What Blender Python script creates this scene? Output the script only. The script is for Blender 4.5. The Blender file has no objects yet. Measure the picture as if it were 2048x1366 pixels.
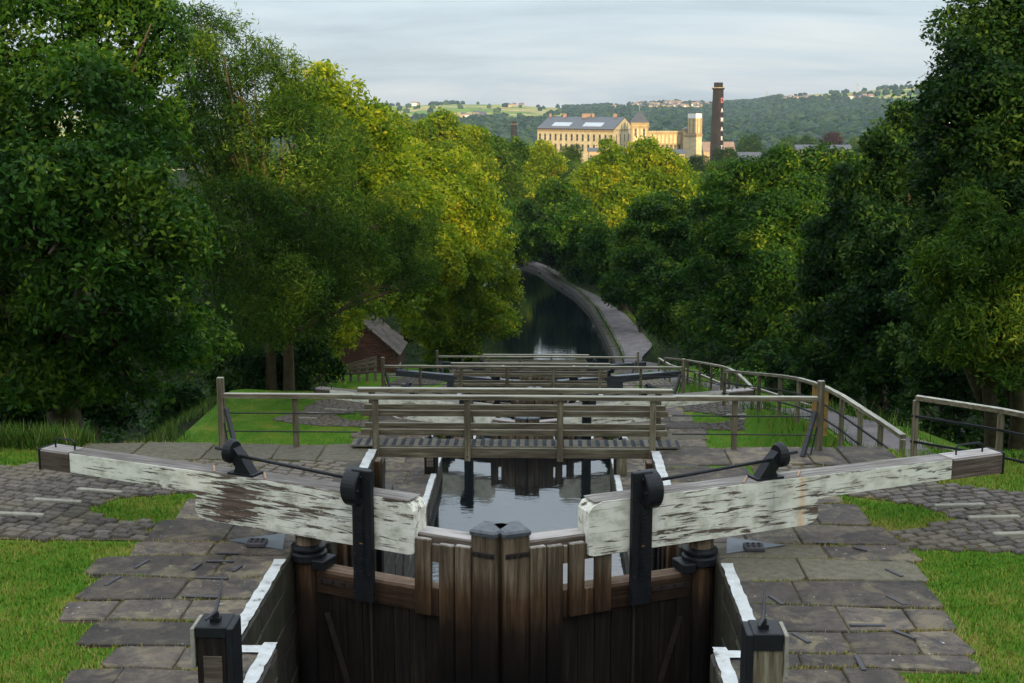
import bpy, math, random
import numpy as np
from mathutils import Vector, Matrix, noise as mnoise
R = math.radians
C = bpy.context.scene.collection
S = bpy.context.scene
rnd = random.Random(7)
HAZE = 5.5e-5

# ------------------------------------------------------------------ camera, sky, sun, exposure
F, PIT, YAW, CX, CZ = 2593.0, .1738, .0271, .5315, 5.4515
cam = bpy.data.cameras.new('camera'); cam.lens = 36 * F / 2048; cam.sensor_width = 36
cam.clip_start = .1; cam.clip_end = 20000
camo = bpy.data.objects.new('camera', cam); C.objects.link(camo)
camo.location = (CX, 0, CZ); camo.rotation_euler = (math.pi / 2 - PIT, 0, YAW)
S.camera = camo

SUN_EL, SUN_AZ = R(9.5), R(172)          # azimuth of the sun measured from +Y towards +X: behind the viewpoint, a little right
w = bpy.data.worlds.new('World'); S.world = w; w.use_nodes = True
nt = w.node_tree; N = nt.nodes; Lk = nt.links; N.clear()
out = N.new('ShaderNodeOutputWorld'); bg = N.new('ShaderNodeBackground'); bg.inputs['Strength'].default_value = .093
sky = N.new('ShaderNodeTexSky'); sky.sky_type = 'NISHITA'; sky.sun_disc = False
sky.sun_elevation = SUN_EL; sky.sun_rotation = SUN_AZ
tc = N.new('ShaderNodeTexCoord'); sep = N.new('ShaderNodeSeparateXYZ'); Lk.new(tc.outputs['Generated'], sep.inputs[0])
zc = N.new('ShaderNodeMath'); zc.operation = 'ADD'; zc.inputs[1].default_value = .16; Lk.new(sep.outputs['Z'], zc.inputs[0])
zm = N.new('ShaderNodeMath'); zm.operation = 'MAXIMUM'; zm.inputs[1].default_value = .05; Lk.new(zc.outputs[0], zm.inputs[0])
dx = N.new('ShaderNodeMath'); dx.operation = 'DIVIDE'; Lk.new(sep.outputs['X'], dx.inputs[0]); Lk.new(zm.outputs[0], dx.inputs[1])
dy = N.new('ShaderNodeMath'); dy.operation = 'DIVIDE'; Lk.new(sep.outputs['Y'], dy.inputs[0]); Lk.new(zm.outputs[0], dy.inputs[1])
cb = N.new('ShaderNodeCombineXYZ'); Lk.new(dx.outputs[0], cb.inputs['X']); Lk.new(dy.outputs[0], cb.inputs['Y'])
mp = N.new('ShaderNodeMapping'); mp.inputs['Scale'].default_value = (.62, 1.25, 1); mp.inputs['Rotation'].default_value = (0, 0, .25); Lk.new(cb.outputs[0], mp.inputs['Vector'])
n1 = N.new('ShaderNodeTexNoise'); n1.inputs['Scale'].default_value = .9; n1.inputs['Detail'].default_value = 10; n1.inputs['Roughness'].default_value = .6
n1.inputs['Distortion'].default_value = .4; Lk.new(mp.outputs[0], n1.inputs['Vector'])
cr = N.new('ShaderNodeValToRGB'); Lk.new(n1.outputs['Fac'], cr.inputs[0])
cr.color_ramp.elements[0].position = .3; cr.color_ramp.elements[0].color = (2.55, 3.05, 3.7, 1)
cr.color_ramp.elements[1].position = .68; cr.color_ramp.elements[1].color = (5.9, 5.8, 5.75, 1)
e = cr.color_ramp.elements.new(.5); e.color = (4.05, 4.65, 5.15, 1)
zp = N.new('ShaderNodeMath'); zp.operation = 'MAXIMUM'; zp.inputs[1].default_value = 0; Lk.new(sep.outputs['Z'], zp.inputs[0])
zl = N.new('ShaderNodeMath'); zl.operation = 'MULTIPLY_ADD'; zl.inputs[1].default_value = 2.9; zl.inputs[2].default_value = .93; Lk.new(zp.outputs[0], zl.inputs[0])   # overcast sky: brighter towards the zenith, steepened to add light on the foreground
vm = N.new('ShaderNodeVectorMath'); vm.operation = 'SCALE'; Lk.new(cr.outputs[0], vm.inputs[0]); Lk.new(zl.outputs[0], vm.inputs['Scale'])
mx = N.new('ShaderNodeMixRGB'); mx.inputs['Fac'].default_value = .86
Lk.new(sky.outputs[0], mx.inputs['Color1']); Lk.new(vm.outputs[0], mx.inputs['Color2'])
Lk.new(mx.outputs[0], bg.inputs['Color']); Lk.new(bg.outputs[0], out.inputs['Surface'])

sl = bpy.data.lights.new('sun', 'SUN'); sl.energy = 5; sl.angle = R(.5); sl.color = (1.0, .76, .42)
so = bpy.data.objects.new('sun', sl); C.objects.link(so)
sd = Vector((math.sin(SUN_AZ) * math.cos(SUN_EL), math.cos(SUN_AZ) * math.cos(SUN_EL), math.sin(SUN_EL)))
so.rotation_euler = sd.to_track_quat('Z', 'Y').to_euler(); so.location = (0, 0, 60)
S.view_settings.view_transform = 'Standard'; S.view_settings.look = 'None'
S.view_settings.exposure = .6; S.view_settings.gamma = 1; S.view_settings.use_curve_mapping = False
S.cycles.max_bounces = 6; S.cycles.diffuse_bounces = 3; S.cycles.transparent_max_bounces = 4
S.cycles.use_denoising = True

# ------------------------------------------------------------------ helpers
def un(px, py, z=None, y=None, x=None):
    """a point of the place: where the line of sight of a picture point meets a plane"""
    cp, sp, cy, sy = math.cos(PIT), math.sin(PIT), math.cos(YAW), math.sin(YAW)
    fw = Vector((-sy * cp, cy * cp, -sp)); rt = Vector((cy, sy, 0)); up = rt.cross(fw)
    d = fw + rt * ((px - 1024) / F) - up * ((py - 683) / F)
    c = Vector((CX, 0, CZ))
    t = (z - CZ) / d.z if z is not None else (y / d.y if y is not None else (x - CX) / d.x)
    return c + d * t

def tag(o, label=None, cat=None, group=None, kind=None):
    if label: o['label'] = label
    if cat: o['category'] = cat
    if group: o['group'] = group
    if kind: o['kind'] = kind
    return o

def thing(name, label, cat, loc=(0, 0, 0), rz=0, group=None):
    o = bpy.data.objects.new(name, None); C.objects.link(o); o.location = loc; o.rotation_euler = (0, 0, rz)
    o.empty_display_size = .2
    return tag(o, label, cat, group)

class MB:
    def __init__(s): s.v = []; s.f = []; s.m = []
    def poly(s, vs, fs, m=0):
        b = len(s.v); s.v += [tuple(v) for v in vs]; s.f += [tuple(b + i for i in f) for f in fs]; s.m += [m] * len(fs); return s
    def hexa(s, p, m=0):       # 8 points: bottom 4 ccw, top 4 ccw
        return s.poly(p, [(3, 2, 1, 0), (4, 5, 6, 7), (0, 1, 5, 4), (1, 2, 6, 5), (2, 3, 7, 6), (3, 0, 4, 7)], m)
    def box(s, x0, x1, y0, y1, z0, z1, m=0, bev=0):
        if bev <= 0:
            return s.hexa([(x0, y0, z0), (x1, y0, z0), (x1, y1, z0), (x0, y1, z0), (x0, y0, z1), (x1, y0, z1), (x1, y1, z1), (x0, y1, z1)], m)
        b = bev; vs = []
        for z, i in ((z0, 0), (z1 - b, 0), (z1, b)):
            vs += [(x0 + i, y0 + b, z), (x0 + b, y0 + i, z), (x1 - b, y0 + i, z), (x1 - i, y0 + b, z), (x1 - i, y1 - b, z), (x1 - b, y1 - i, z), (x0 + b, y1 - i, z), (x0 + i, y1 - b, z)]
        fs = [tuple(range(7, -1, -1)), tuple(range(16, 24))]
        for l in (0, 8):
            fs += [(l + i, l + (i + 1) % 8, l + 8 + (i + 1) % 8, l + 8 + i) for i in range(8)]
        return s.poly(vs, fs, m)
    def bar(s, a, b, wx, wz, m=0, up=(0, 0, 1)):   # beam of rectangular section from a to b
        a = Vector(a); b = Vector(b); d = (b - a).normalized(); u = Vector(up)
        if abs(d.dot(u)) > .98: u = Vector((0, 1, 0))
        r = d.cross(u).normalized() * wx / 2; t = r.cross(d).normalized() * wz / 2
        return s.hexa([a - r - t, a + r - t, b + r - t, b - r - t, a - r + t, a + r + t, b + r + t, b - r + t], m)
    def tube(s, pts, rad, n=8, m=0, cap=True):
        pts = [Vector(p) for p in pts]; rad = rad if isinstance(rad, (list, tuple)) else [rad] * len(pts)
        vs = []; k = len(pts); ref = None
        for i, p in enumerate(pts):
            d = (pts[min(i + 1, k - 1)] - pts[max(i - 1, 0)]).normalized()
            if ref is None: ref = Vector((0, 0, 1)) if abs(d.z) < .9 else Vector((1, 0, 0))
            a = d.cross(ref).normalized(); b = d.cross(a); ref = a.cross(d)
            vs += [p + (a * math.cos(q) + b * math.sin(q)) * rad[i] for q in (2 * math.pi * j / n for j in range(n))]
        fs = [(i * n + j, i * n + (j + 1) % n, (i + 1) * n + (j + 1) % n, (i + 1) * n + j) for i in range(k - 1) for j in range(n)]
        if cap: fs += [tuple(range(n - 1, -1, -1)), tuple((k - 1) * n + j for j in range(n))]
        return s.poly(vs, fs, m)
    def prism(s, prof, fn, m=0):   # prof: list of 2-D points (ccw), fn(u,v,side)->3-D, side 0/1
        n = len(prof); vs = [fn(u, v, 0) for u, v in prof] + [fn(u, v, 1) for u, v in prof]
        fs = [tuple(range(n - 1, -1, -1)), tuple(range(n, 2 * n))] + [(i, (i + 1) % n, n + (i + 1) % n, n + i) for i in range(n)]
        return s.poly(vs, fs, m)
    def build(s, name, mats, parent=None, smooth=False, kind=None):
        me = bpy.data.meshes.new(name); me.from_pydata([tuple(v) for v in s.v], [], s.f)
        mats = mats if isinstance(mats, (list, tuple)) else [mats]
        for mt in mats: me.materials.append(mt)
        if len(mats) > 1: me.polygons.foreach_set('material_index', s.m)
        if smooth: me.polygons.foreach_set('use_smooth', [True] * len(s.f))
        import bmesh
        bm = bmesh.new(); bm.from_mesh(me); bmesh.ops.recalc_face_normals(bm, faces=bm.faces); bm.to_mesh(me); bm.free()
        o = bpy.data.objects.new(name, me); C.objects.link(o)
        if parent: o.parent = parent
        if kind: o['kind'] = kind
        return o

def npmesh(name, V, Fq, mat, parent=None, kind=None, tint=None, smooth=False):
    """mesh from numpy arrays, Fq (n,3) or (n,4); tint: one value per vertex"""
    me = bpy.data.meshes.new(name); n, k = Fq.shape
    me.vertices.add(len(V)); me.vertices.foreach_set('co', V.astype(np.float32).ravel())
    me.loops.add(n * k); me.loops.foreach_set('vertex_index', Fq.astype(np.int32).ravel())
    me.polygons.add(n); me.polygons.foreach_set('loop_start', np.arange(0, n * k, k, dtype=np.int32))
    me.polygons.foreach_set('loop_total', np.full(n, k, dtype=np.int32))
    if smooth: me.polygons.foreach_set('use_smooth', np.ones(n, bool))
    if tint is not None:
        a = me.attributes.new('tint', 'FLOAT', 'POINT'); a.data.foreach_set('value', tint.astype(np.float32))
    me.materials.append(mat); me.update(calc_edges=True); me.validate()
    o = bpy.data.objects.new(name, me); C.objects.link(o)
    if parent: o.parent = parent
    if kind: o['kind'] = kind
    return o

def copy_tree(o, parent=None):
    c = o.copy(); C.objects.link(c)
    if parent: c.parent = parent
    for ch in list(o.children): copy_tree(ch, c)
    return c

# ------------------------------------------------------------------ materials
def mat(name, build, rough=.8, spec=.3):
    m = bpy.data.materials.new(name); m.use_nodes = True; t = m.node_tree
    p = t.nodes['Principled BSDF']; p.inputs['Roughness'].default_value = rough; p.inputs['Specular IOR Level'].default_value = spec
    build(t, p); return m
def tex(t, kind='Object', scale=(1, 1, 1), rot=(0, 0, 0)):
    c = t.nodes.new('ShaderNodeTexCoord'); mpp = t.nodes.new('ShaderNodeMapping'); mpp.inputs['Scale'].default_value = scale
    mpp.inputs['Rotation'].default_value = rot
    if kind == 'World':
        g = t.nodes.new('ShaderNodeNewGeometry'); t.links.new(g.outputs['Position'], mpp.inputs['Vector'])
    else: t.links.new(c.outputs[kind], mpp.inputs['Vector'])
    return mpp.outputs[0]
def nz(t, v, scale, detail=4, rough=.55, dist=0):
    n = t.nodes.new('ShaderNodeTexNoise'); n.inputs['Scale'].default_value = scale; n.inputs['Detail'].default_value = detail
    n.inputs['Roughness'].default_value = rough; n.inputs['Distortion'].default_value = dist
    t.links.new(v, n.inputs['Vector']); return n.outputs['Fac']
def ramp(t, f, stops):
    r = t.nodes.new('ShaderNodeValToRGB'); t.links.new(f, r.inputs[0]); el = r.color_ramp.elements
    while len(el) < len(stops): el.new(.5)
    for q, (p, c) in zip(el, stops):
        q.position = p; q.color = (*c, 1) if len(c) == 3 else c
    return r.outputs[0]
def mixc(t, f, a, b, mode='MIX'):
    m = t.nodes.new('ShaderNodeMixRGB'); m.blend_type = mode
    for i, q in zip(('Fac', 'Color1', 'Color2'), (f, a, b)):
        if isinstance(q, (int, float)): m.inputs[i].default_value = q
        elif isinstance(q, tuple): m.inputs[i].default_value = (*q, 1)
        else: t.links.new(q, m.inputs[i])
    return m.outputs[0]
def mth(t, op, a, b=None):
    m = t.nodes.new('ShaderNodeMath'); m.operation = op
    for i, q in enumerate((a, b)):
        if q is None: continue
        if isinstance(q, (int, float)): m.inputs[i].default_value = q
        else: t.links.new(q, m.inputs[i])
    return m.outputs[0]
def bump(t, p, h, dist=.01, strength=.6):
    b = t.nodes.new('ShaderNodeBump'); b.inputs['Distance'].default_value = dist; b.inputs['Strength'].default_value = strength
    t.links.new(h, b.inputs['Height']); t.links.new(b.outputs[0], p.inputs['Normal'])
def col(t, p, c): t.links.new(c, p.inputs['Base Color'])
def rand_tint(t, c, amt=.35):
    o = t.nodes.new('ShaderNodeObjectInfo'); r = ramp(t, o.outputs['Random'], [(0, (1 - amt,) * 3), (1, (1 + amt * .6,) * 3)])
    return mixc(t, 1.0, c, r, 'MULTIPLY')

def wood(name, axis, base, dark, light, g=1.0, top=None, wet_shade=False):
    sc = {'x': (1.2, 22, 22), 'y': (22, 1.2, 22), 'z': (22, 22, 1.2)}[axis]
    def b(t, p):
        v = tex(t, 'Object', sc); f = nz(t, v, 1.0 * g, 6, .65, .3); f2 = nz(t, tex(t, 'Object'), 2.2, 4)
        c = ramp(t, f, [(.32, dark), (.5, base), (.72, light)])
        c = mixc(t, ramp(t, f2, [(.35, (0, 0, 0)), (.7, (.6, .6, .6))]), c, tuple(x * .55 for x in base))
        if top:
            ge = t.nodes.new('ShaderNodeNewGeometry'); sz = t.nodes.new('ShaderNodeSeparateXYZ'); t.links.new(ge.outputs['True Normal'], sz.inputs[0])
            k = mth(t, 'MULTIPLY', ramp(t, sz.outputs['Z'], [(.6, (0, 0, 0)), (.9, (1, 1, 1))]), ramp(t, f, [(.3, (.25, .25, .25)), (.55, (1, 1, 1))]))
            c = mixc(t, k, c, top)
        if wet_shade:  # wet stain, its colour deepened downwards to stand in for the lock's shade
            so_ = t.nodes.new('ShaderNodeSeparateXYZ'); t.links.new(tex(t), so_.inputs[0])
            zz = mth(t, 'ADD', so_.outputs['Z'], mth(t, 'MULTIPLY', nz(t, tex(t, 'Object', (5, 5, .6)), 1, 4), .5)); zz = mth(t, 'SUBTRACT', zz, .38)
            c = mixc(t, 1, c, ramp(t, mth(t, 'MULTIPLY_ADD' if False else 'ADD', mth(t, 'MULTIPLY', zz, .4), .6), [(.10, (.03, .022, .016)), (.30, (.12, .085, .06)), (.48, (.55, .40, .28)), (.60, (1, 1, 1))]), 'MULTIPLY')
        col(t, p, rand_tint(t, c, .22)); bump(t, p, f, .010, .9)
    return mat(name, b, .85, .2)
M = {}
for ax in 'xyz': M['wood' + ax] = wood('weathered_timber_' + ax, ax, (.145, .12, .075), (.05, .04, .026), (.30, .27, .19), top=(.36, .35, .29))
M['gatewood'] = wood('gate_timber', 'z', (.13, .092, .058), (.035, .025, .016), (.28, .215, .15), top=(.36, .33, .3), wet_shade=True)
M['gaterail'] = wood('gate_rail_timber', 'x', (.115, .085, .064), (.03, .023, .018), (.23, .19, .155), top=(.40, .36, .34), wet_shade=True)
M['beamwood'] = wood('beam_top_timber', 'x', (.2, .175, .155), (.07, .058, .05), (.38, .355, .34))
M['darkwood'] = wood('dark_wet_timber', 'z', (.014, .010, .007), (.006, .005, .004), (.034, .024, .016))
def _peel(thr, rust=None):
    def b(t, p):
        v = tex(t, 'Object', (1.05, 6, 11)); f = nz(t, v, 1.5, 10, .72, .6); f2 = nz(t, tex(t, 'Object', (.8, 1, 1.2)), .9, 3)
        s_ = mth(t, 'ADD', f, mth(t, 'MULTIPLY', f2, .45))
        k = ramp(t, s_, [(thr - .02, (0, 0, 0)), (thr + .012, (1, 1, 1))])
        gr = nz(t, tex(t, 'Object', (1.2, 20, 26)), 1, 6, .65)
        ck = nz(t, tex(t, 'Object', (1.6, 30, 55)), 1.1, 5, .6, .4)
        k = mixc(t, 1, k, mixc(t, 1, ramp(t, ck, [(.61, (0, 0, 0)), (.64, (1, 1, 1))]), ramp(t, nz(t, tex(t, 'Object', (1, 2, 4)), 2, 3), [(.42, (0, 0, 0)), (.5, (1, 1, 1))]), 'MULTIPLY'), 'LIGHTEN')
        wc = ramp(t, gr, [(.35, (.06, .042, .032)), (.6, (.17, .12, .09)), (.75, (.28, .23, .19))])
        dirt = nz(t, tex(t, 'Object', (1, 4, 1.5)), 4, 5, .6)
        pc = ramp(t, dirt, [(.3, (.40, .38, .29)), (.52, (.74, .71, .60)), (.8, (.86, .83, .74))])
        if rust:
            sx = t.nodes.new('ShaderNodeSeparateXYZ'); t.links.new(tex(t), sx.inputs[0])
            g = mth(t, 'SUBTRACT', 1.0, mth(t, 'MULTIPLY', mth(t, 'ABSOLUTE', mth(t, 'SUBTRACT', sx.outputs['X'], rust)), 14.0))
            g = mth(t, 'MULTIPLY', mth(t, 'MAXIMUM', g, 0.0), nz(t, tex(t, 'Object', (14, 1, 3)), 1, 3))
            pc = mixc(t, g, pc, (.75, .33, .04))
            g2 = mth(t, 'SUBTRACT', 1.0, mth(t, 'MULTIPLY', mth(t, 'ABSOLUTE', mth(t, 'SUBTRACT', sx.outputs['X'], rust - .42)), 4.5))
            g2 = mth(t, 'MULTIPLY', mth(t, 'MAXIMUM', g2, 0.0), mth(t, 'MULTIPLY', nz(t, tex(t, 'Object', (9, 1, 2)), 1.3, 4), .9))
            pc = mixc(t, g2, pc, (.22, .23, .2))
        col(t, p, mixc(t, k, pc, wc)); bump(t, p, mth(t, 'SUBTRACT', mth(t, 'MULTIPLY', gr, .5), k), .006, .8)
    return b
M['peel_l'] = mat('peeling_white_paint_worn', _peel(.775), .6, .3)
M['peel_r'] = mat('peeling_white_paint', _peel(.825, 4.12), .6, .3)
M['peel_far'] = mat('cream_peeling_paint', _peel(.835), .6, .3)
def _black(t, p):
    f = nz(t, tex(t), 9, 4); col(t, p, ramp(t, f, [(.3, (.005, .0055, .007)), (.75, (.013, .014, .017))])); bump(t, p, nz(t, tex(t), 40, 3), .002, .5)
M['black'] = mat('black_painted_iron', _black, .5, .3)
def _blackwood(t, p):
    f = nz(t, tex(t, 'Object', (1.5, 20, 20)), 1, 5); col(t, p, ramp(t, f, [(.3, (.012, .013, .015)), (.7, (.04, .042, .048))])); bump(t, p, f, .004, .6)
M['blackwood'] = mat('black_painted_timber', _blackwood, .6, .35)
def _capm(t, p):
    f = nz(t, tex(t), 14, 5); col(t, p, ramp(t, f, [(.3, (.03, .035, .042)), (.55, (.07, .078, .09)), (.8, (.13, .09, .06))]))
M['cap'] = mat('dark_metal_cap', _capm, .5, .5)
def _white(t, p):
    f = nz(t, tex(t, 'World'), 5, 6, .7); col(t, p, ramp(t, f, [(.30, (.12, .115, .10)), (.40, (.42, .42, .40)), (.8, (.62, .63, .62))])); bump(t, p, nz(t, tex(t, 'World'), 30, 3), .003, .5)
M['whiteline'] = mat('white_edge_paint', _white, .7, .3)
def _slab(t, p):
    v = tex(t, 'World'); f = nz(t, v, 1.1, 5, .6); g = nz(t, v, 7, 8, .7); h = nz(t, v, 2.6, 6, .65, .6)
    c = ramp(t, f, [(.3, (.042, .032, .027)), (.5, (.080, .062, .050)), (.7, (.14, .105, .078))])
    c = mixc(t, .8, c, ramp(t, g, [(.28, (.3, .3, .3)), (.5, (1, 1, 1)), (.7, (1.75, 1.7, 1.6))]), 'MULTIPLY')
    c = mixc(t, ramp(t, h, [(.51, (0, 0, 0)), (.62, (.7, .7, .7))]), c, (.20, .16, .095))
    c = mixc(t, ramp(t, nz(t, v, 1.7, 7, .7, 1.0), [(.56, (0, 0, 0)), (.62, (.75, .75, .75))]), c, (.035, .032, .032))
    sp = nz(t, v, 11, 4, .55); c = mixc(t, ramp(t, sp, [(.68, (0, 0, 0)), (.70, (.8, .8, .8))]), c, (.40, .40, .37))
    col(t, p, rand_tint(t, c, .4)); bump(t, p, mth(t, 'ADD', g, mth(t, 'MULTIPLY', nz(t, v, 45, 4, .7), .5)), .022, 1.0)
M['slab'] = mat('sandstone_flags', _slab, .72, .35)
def _paleslab(t, p):
    v = tex(t, 'World'); g = nz(t, v, 9, 8, .7)
    c = ramp(t, g, [(.3, (.07, .060, .042)), (.5, (.115, .10, .068)), (.7, (.16, .14, .10))]); col(t, p, rand_tint(t, c, .25)); bump(t, p, g, .01, .9)
M['paleslab'] = mat('newer_pale_flags', _paleslab, .8, .3)
def _sett(t, p):
    v = tex(t, 'World'); g = nz(t, v, 16, 5, .7)
    c = ramp(t, g, [(.3, (.045, .037, .032)), (.5, (.095, .078, .066)), (.72, (.17, .145, .12))])
    c = mixc(t, ramp(t, nz(t, v, .9, 3), [(.45, (0, 0, 0)), (.6, (.45, .45, .45))]), c, (.11, .09, .05))
    col(t, p, rand_tint(t, c, .45)); bump(t, p, g, .005, .8)
M['sett'] = mat('stone_setts', _sett, .75, .35)
def _bed(t, p):
    v = tex(t, 'World'); g = nz(t, v, 3, 6, .7)
    col(t, p, ramp(t, g, [(.35, (.03, .026, .018)), (.5, (.085, .072, .04)), (.66, (.17, .145, .07))])); bump(t, p, nz(t, v, 40, 3), .01, .8)
M['bed'] = mat('earth_joints', _bed, .95, .1)
def _wall(t, p):
    v = tex(t, 'World'); g = nz(t, v, 4, 7, .7)
    c = ramp(t, g, [(.3, (.018, .015, .011)), (.55, (.045, .037, .026)), (.75, (.085, .07, .045))]); 
    sx = t.nodes.new('ShaderNodeSeparateXYZ'); t.links.new(v, sx.inputs[0])
    c = mixc(t, ramp(t, nz(t, v, 1.3, 4), [(.5, (0, 0, 0)), (.7, (.6, .6, .6))]), c, (.03, .04, .012))
    col(t, p, c); bump(t, p, g, .03, .9)
M['wall'] = mat('wet_chamber_stone', _wall, .6, .4)
def _grass(lit, yel):
    def b(t, p):
        v = tex(t, 'World'); f = nz(t, v, 1.1, 6, .7); g = nz(t, v, 28, 5, .75)
        c = ramp(t, f, [(.36, tuple(x * .8 for x in lit)), (.5, lit), (.66, yel)])
        c = mixc(t, .75, c, ramp(t, g, [(.25, (.35, .35, .35)), (.5, (1, 1, 1)), (.75, (1.7, 1.6, 1.3))]), 'MULTIPLY')
        col(t, p, c); bump(t, p, g, .04, 1.0)
    return b
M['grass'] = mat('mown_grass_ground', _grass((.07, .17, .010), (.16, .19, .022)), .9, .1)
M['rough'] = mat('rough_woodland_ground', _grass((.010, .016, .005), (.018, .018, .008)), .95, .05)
def _blade(t, p):
    v = tex(t, 'World'); a = t.nodes.new('ShaderNodeAttribute'); a.attribute_name = 'tint'
    f = mth(t, 'ADD', mth(t, 'MULTIPLY', nz(t, v, .55, 4, .6), .75), mth(t, 'MULTIPLY', a.outputs['Fac'], .25))
    c = ramp(t, f, [(.33, (.05, .16, .006)), (.45, (.09, .2, .010)), (.56, (.19, .22, .022)), (.68, (.30, .25, .07))]); col(t, p, c)
M['blade'] = mat('grass_blades', _blade, .7, .2)
def _tall(t, p):
    a = t.nodes.new('ShaderNodeAttribute'); a.attribute_name = 'tint'
    col(t, p, ramp(t, a.outputs['Fac'], [(0, (.02, .06, .006)), (.6, (.06, .13, .012)), (.92, (.13, .17, .03)), (1, (.32, .27, .13))]))
M['tall'] = mat('tall_grass_blades', _tall, .8, .1)
def _path(t, p):
    v = tex(t, 'World'); g = nz(t, v, 1.2, 7, .7)
    col(t, p, ramp(t, g, [(.3, (.08, .068, .066)), (.55, (.14, .122, .12)), (.75, (.21, .185, .18))])); bump(t, p, nz(t, v, 20, 3), .01, .5)
M['path'] = mat('gravel_path', _path, .9, .2)
def _water(t, p):
    p.inputs['Base Color'].default_value = (.005, .007, .008, 1); p.inputs['IOR'].default_value = 1.8
    v = tex(t, 'World', (1, 2.2, 1)); h = mth(t, 'ADD', nz(t, v, 3.2, 3, .5), mth(t, 'MULTIPLY', nz(t, v, .8, 2), 1.5)); bump(t, p, h, .014, .16)
M['water'] = mat('canal_water', _water, .02, .9)
def _brick(t, p):
    v = tex(t, 'World'); g = nz(t, v, 12, 4); col(t, p, rand_tint(t, ramp(t, g, [(.3, (.05, .024, .016)), (.7, (.13, .055, .035))]), .45))
M['brick'] = mat('red_brick', _brick, .85, .2)
def simple(name, c, r=.8, var=.3, sc=3.0, s=.25, rt=0):
    def b(t, p):
        g = nz(t, tex(t, 'World'), sc, 5, .65); k = ramp(t, g, [(.3, tuple(x * (1 - var) for x in c)), (.7, tuple(x * (1 + var) for x in c))])
        col(t, p, rand_tint(t, k, rt) if rt else k)
    return mat(name, b, r, s)
M['mortar'] = simple('lime_mortar', (.10, .085, .065))
M['slate'] = simple('stone_roof_slates', (.085, .068, .054), .75, .4, 6, .25, .4)
M['door'] = simple('blue_grey_door_paint', (.05, .07, .10))
M['mill'] = simple('honey_sandstone', (.50, .41, .24), .85, .26, .5)
M['millband'] = simple('shade_dark_stone_dressing', (.30, .225, .12), .85, .2, .3)  # stone dressings, darkened in colour to stand for shading lines
M['millroof'] = simple('grey_slate_roof', (.05, .054, .066), .5, .15, .4, .4)
M['glassroof'] = simple('roof_light_glass', (.32, .36, .40), .3, .1, .3, .5)
M['pane'] = simple('dark_window_pane', (.03, .035, .04), .15, .2, .5, .6)
M['chim'] = simple('soot_black_stone', (.022, .019, .019), .9, .35, .3)
M['letter'] = simple('white_letter_paint', (.72, .70, .70), .7, .05, .3)
M['letterred'] = simple('red_letter_paint', (.6, .18, .2), .7, .05, .3)
M['whitewall'] = simple('white_render', (.7, .68, .63), .8, .1, .2)
M['redroof'] = simple('brown_tiled_roof', (.22, .15, .11), .8, .2, .3)
M['stonehouse'] = simple('stone_house_wall', (.36, .28, .17), .85, .2, .2, .25)
M['bark'] = simple('tree_bark', (.06, .045, .03), .95, .5, 5, .1)
M['bark_pale'] = simple('pale_tree_bark', (.095, .068, .042), .95, .4, 5, .1)
M['steel'] = simple('pylon_steel', (.25, .26, .28), .5)
M['rope'] = simple('grey_iron_strap', (.055, .05, .055), .6, .2, 10, .4)
M['ironrust'] = simple('dark_rusty_iron', (.028, .02, .016), .8, .4, 8)
M['lightrib'] = simple('pale_rib_stone', (.27, .25, .2), .85, .25, 9)
M['orange'] = simple('orange_timber', (.27, .15, .045), .8, .35, 6)
M['cleat'] = simple('bare_fresh_timber', (.36, .23, .15), .8, .2, 8)
M['deck'] = simple('deck_boards_timber', (.15, .135, .105), .9, .3, 9, .15, .25)
M['grip'] = simple('dark_grip_strip', (.028, .033, .045), .8, .2, 8)
M['plate'] = simple('grey_metal_plate', (.075, .085, .10), .45, .4, 3, .5)
def _hill(t, p):
    v = tex(t, 'World', (.0105, .0060, 0)); vo = t.nodes.new('ShaderNodeTexVoronoi'); vo.inputs['Scale'].default_value = 1.6; t.links.new(v, vo.inputs['Vector'])
    sx = t.nodes.new('ShaderNodeSeparateColor'); t.links.new(vo.outputs['Color'], sx.inputs[0])
    c = ramp(t, sx.outputs[0], [(0, (.10, .18, .03)), (.3, (.18, .24, .04)), (.45, (.34, .29, .08)), (.6, (.42, .32, .16)), (.8, (.14, .22, .04)), (1, (.38, .30, .12))])
    ve = t.nodes.new('ShaderNodeTexVoronoi'); ve.feature = 'DISTANCE_TO_EDGE'; ve.inputs['Scale'].default_value = 1.6; t.links.new(v, ve.inputs['Vector'])
    c = mixc(t, ramp(t, ve.outputs['Distance'], [(.012, (1, 1, 1)), (.03, (0, 0, 0))]), c, (.03, .05, .025))
    col(t, p, c)
M['hill'] = mat('hill_fields', _hill, .95, .05)

def leafmat(name, a, b, c, trans=.35):
    def bl(t, p):
        at = t.nodes.new('ShaderNodeAttribute'); at.attribute_name = 'tint'
        k = ramp(t, at.outputs['Fac'], [(0, a), (.55, b), (1, c)]); col(t, p, k)
        tr = t.nodes.new('ShaderNodeBsdfTranslucent'); t.links.new(mixc(t, 1, k, (1.3, 1.35, .7), 'MULTIPLY'), tr.inputs['Color'])
        ms = t.nodes.new('ShaderNodeMixShader'); ms.inputs[0].default_value = trans
        o = t.nodes['Material Output']; t.links.new(p.outputs[0], ms.inputs[1]); t.links.new(tr.outputs[0], ms.inputs[2]); t.links.new(ms.outputs[0], o.inputs['Surface'])
    return mat(name, bl, .55, .12)
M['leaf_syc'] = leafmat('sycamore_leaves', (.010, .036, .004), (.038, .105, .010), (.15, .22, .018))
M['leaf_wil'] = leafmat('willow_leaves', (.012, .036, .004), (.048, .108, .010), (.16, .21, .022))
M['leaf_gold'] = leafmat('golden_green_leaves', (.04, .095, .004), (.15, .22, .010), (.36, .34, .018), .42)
M['leaf_dark'] = leafmat('dark_green_leaves', (.004, .016, .003), (.015, .048, .007), (.07, .12, .014))
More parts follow.
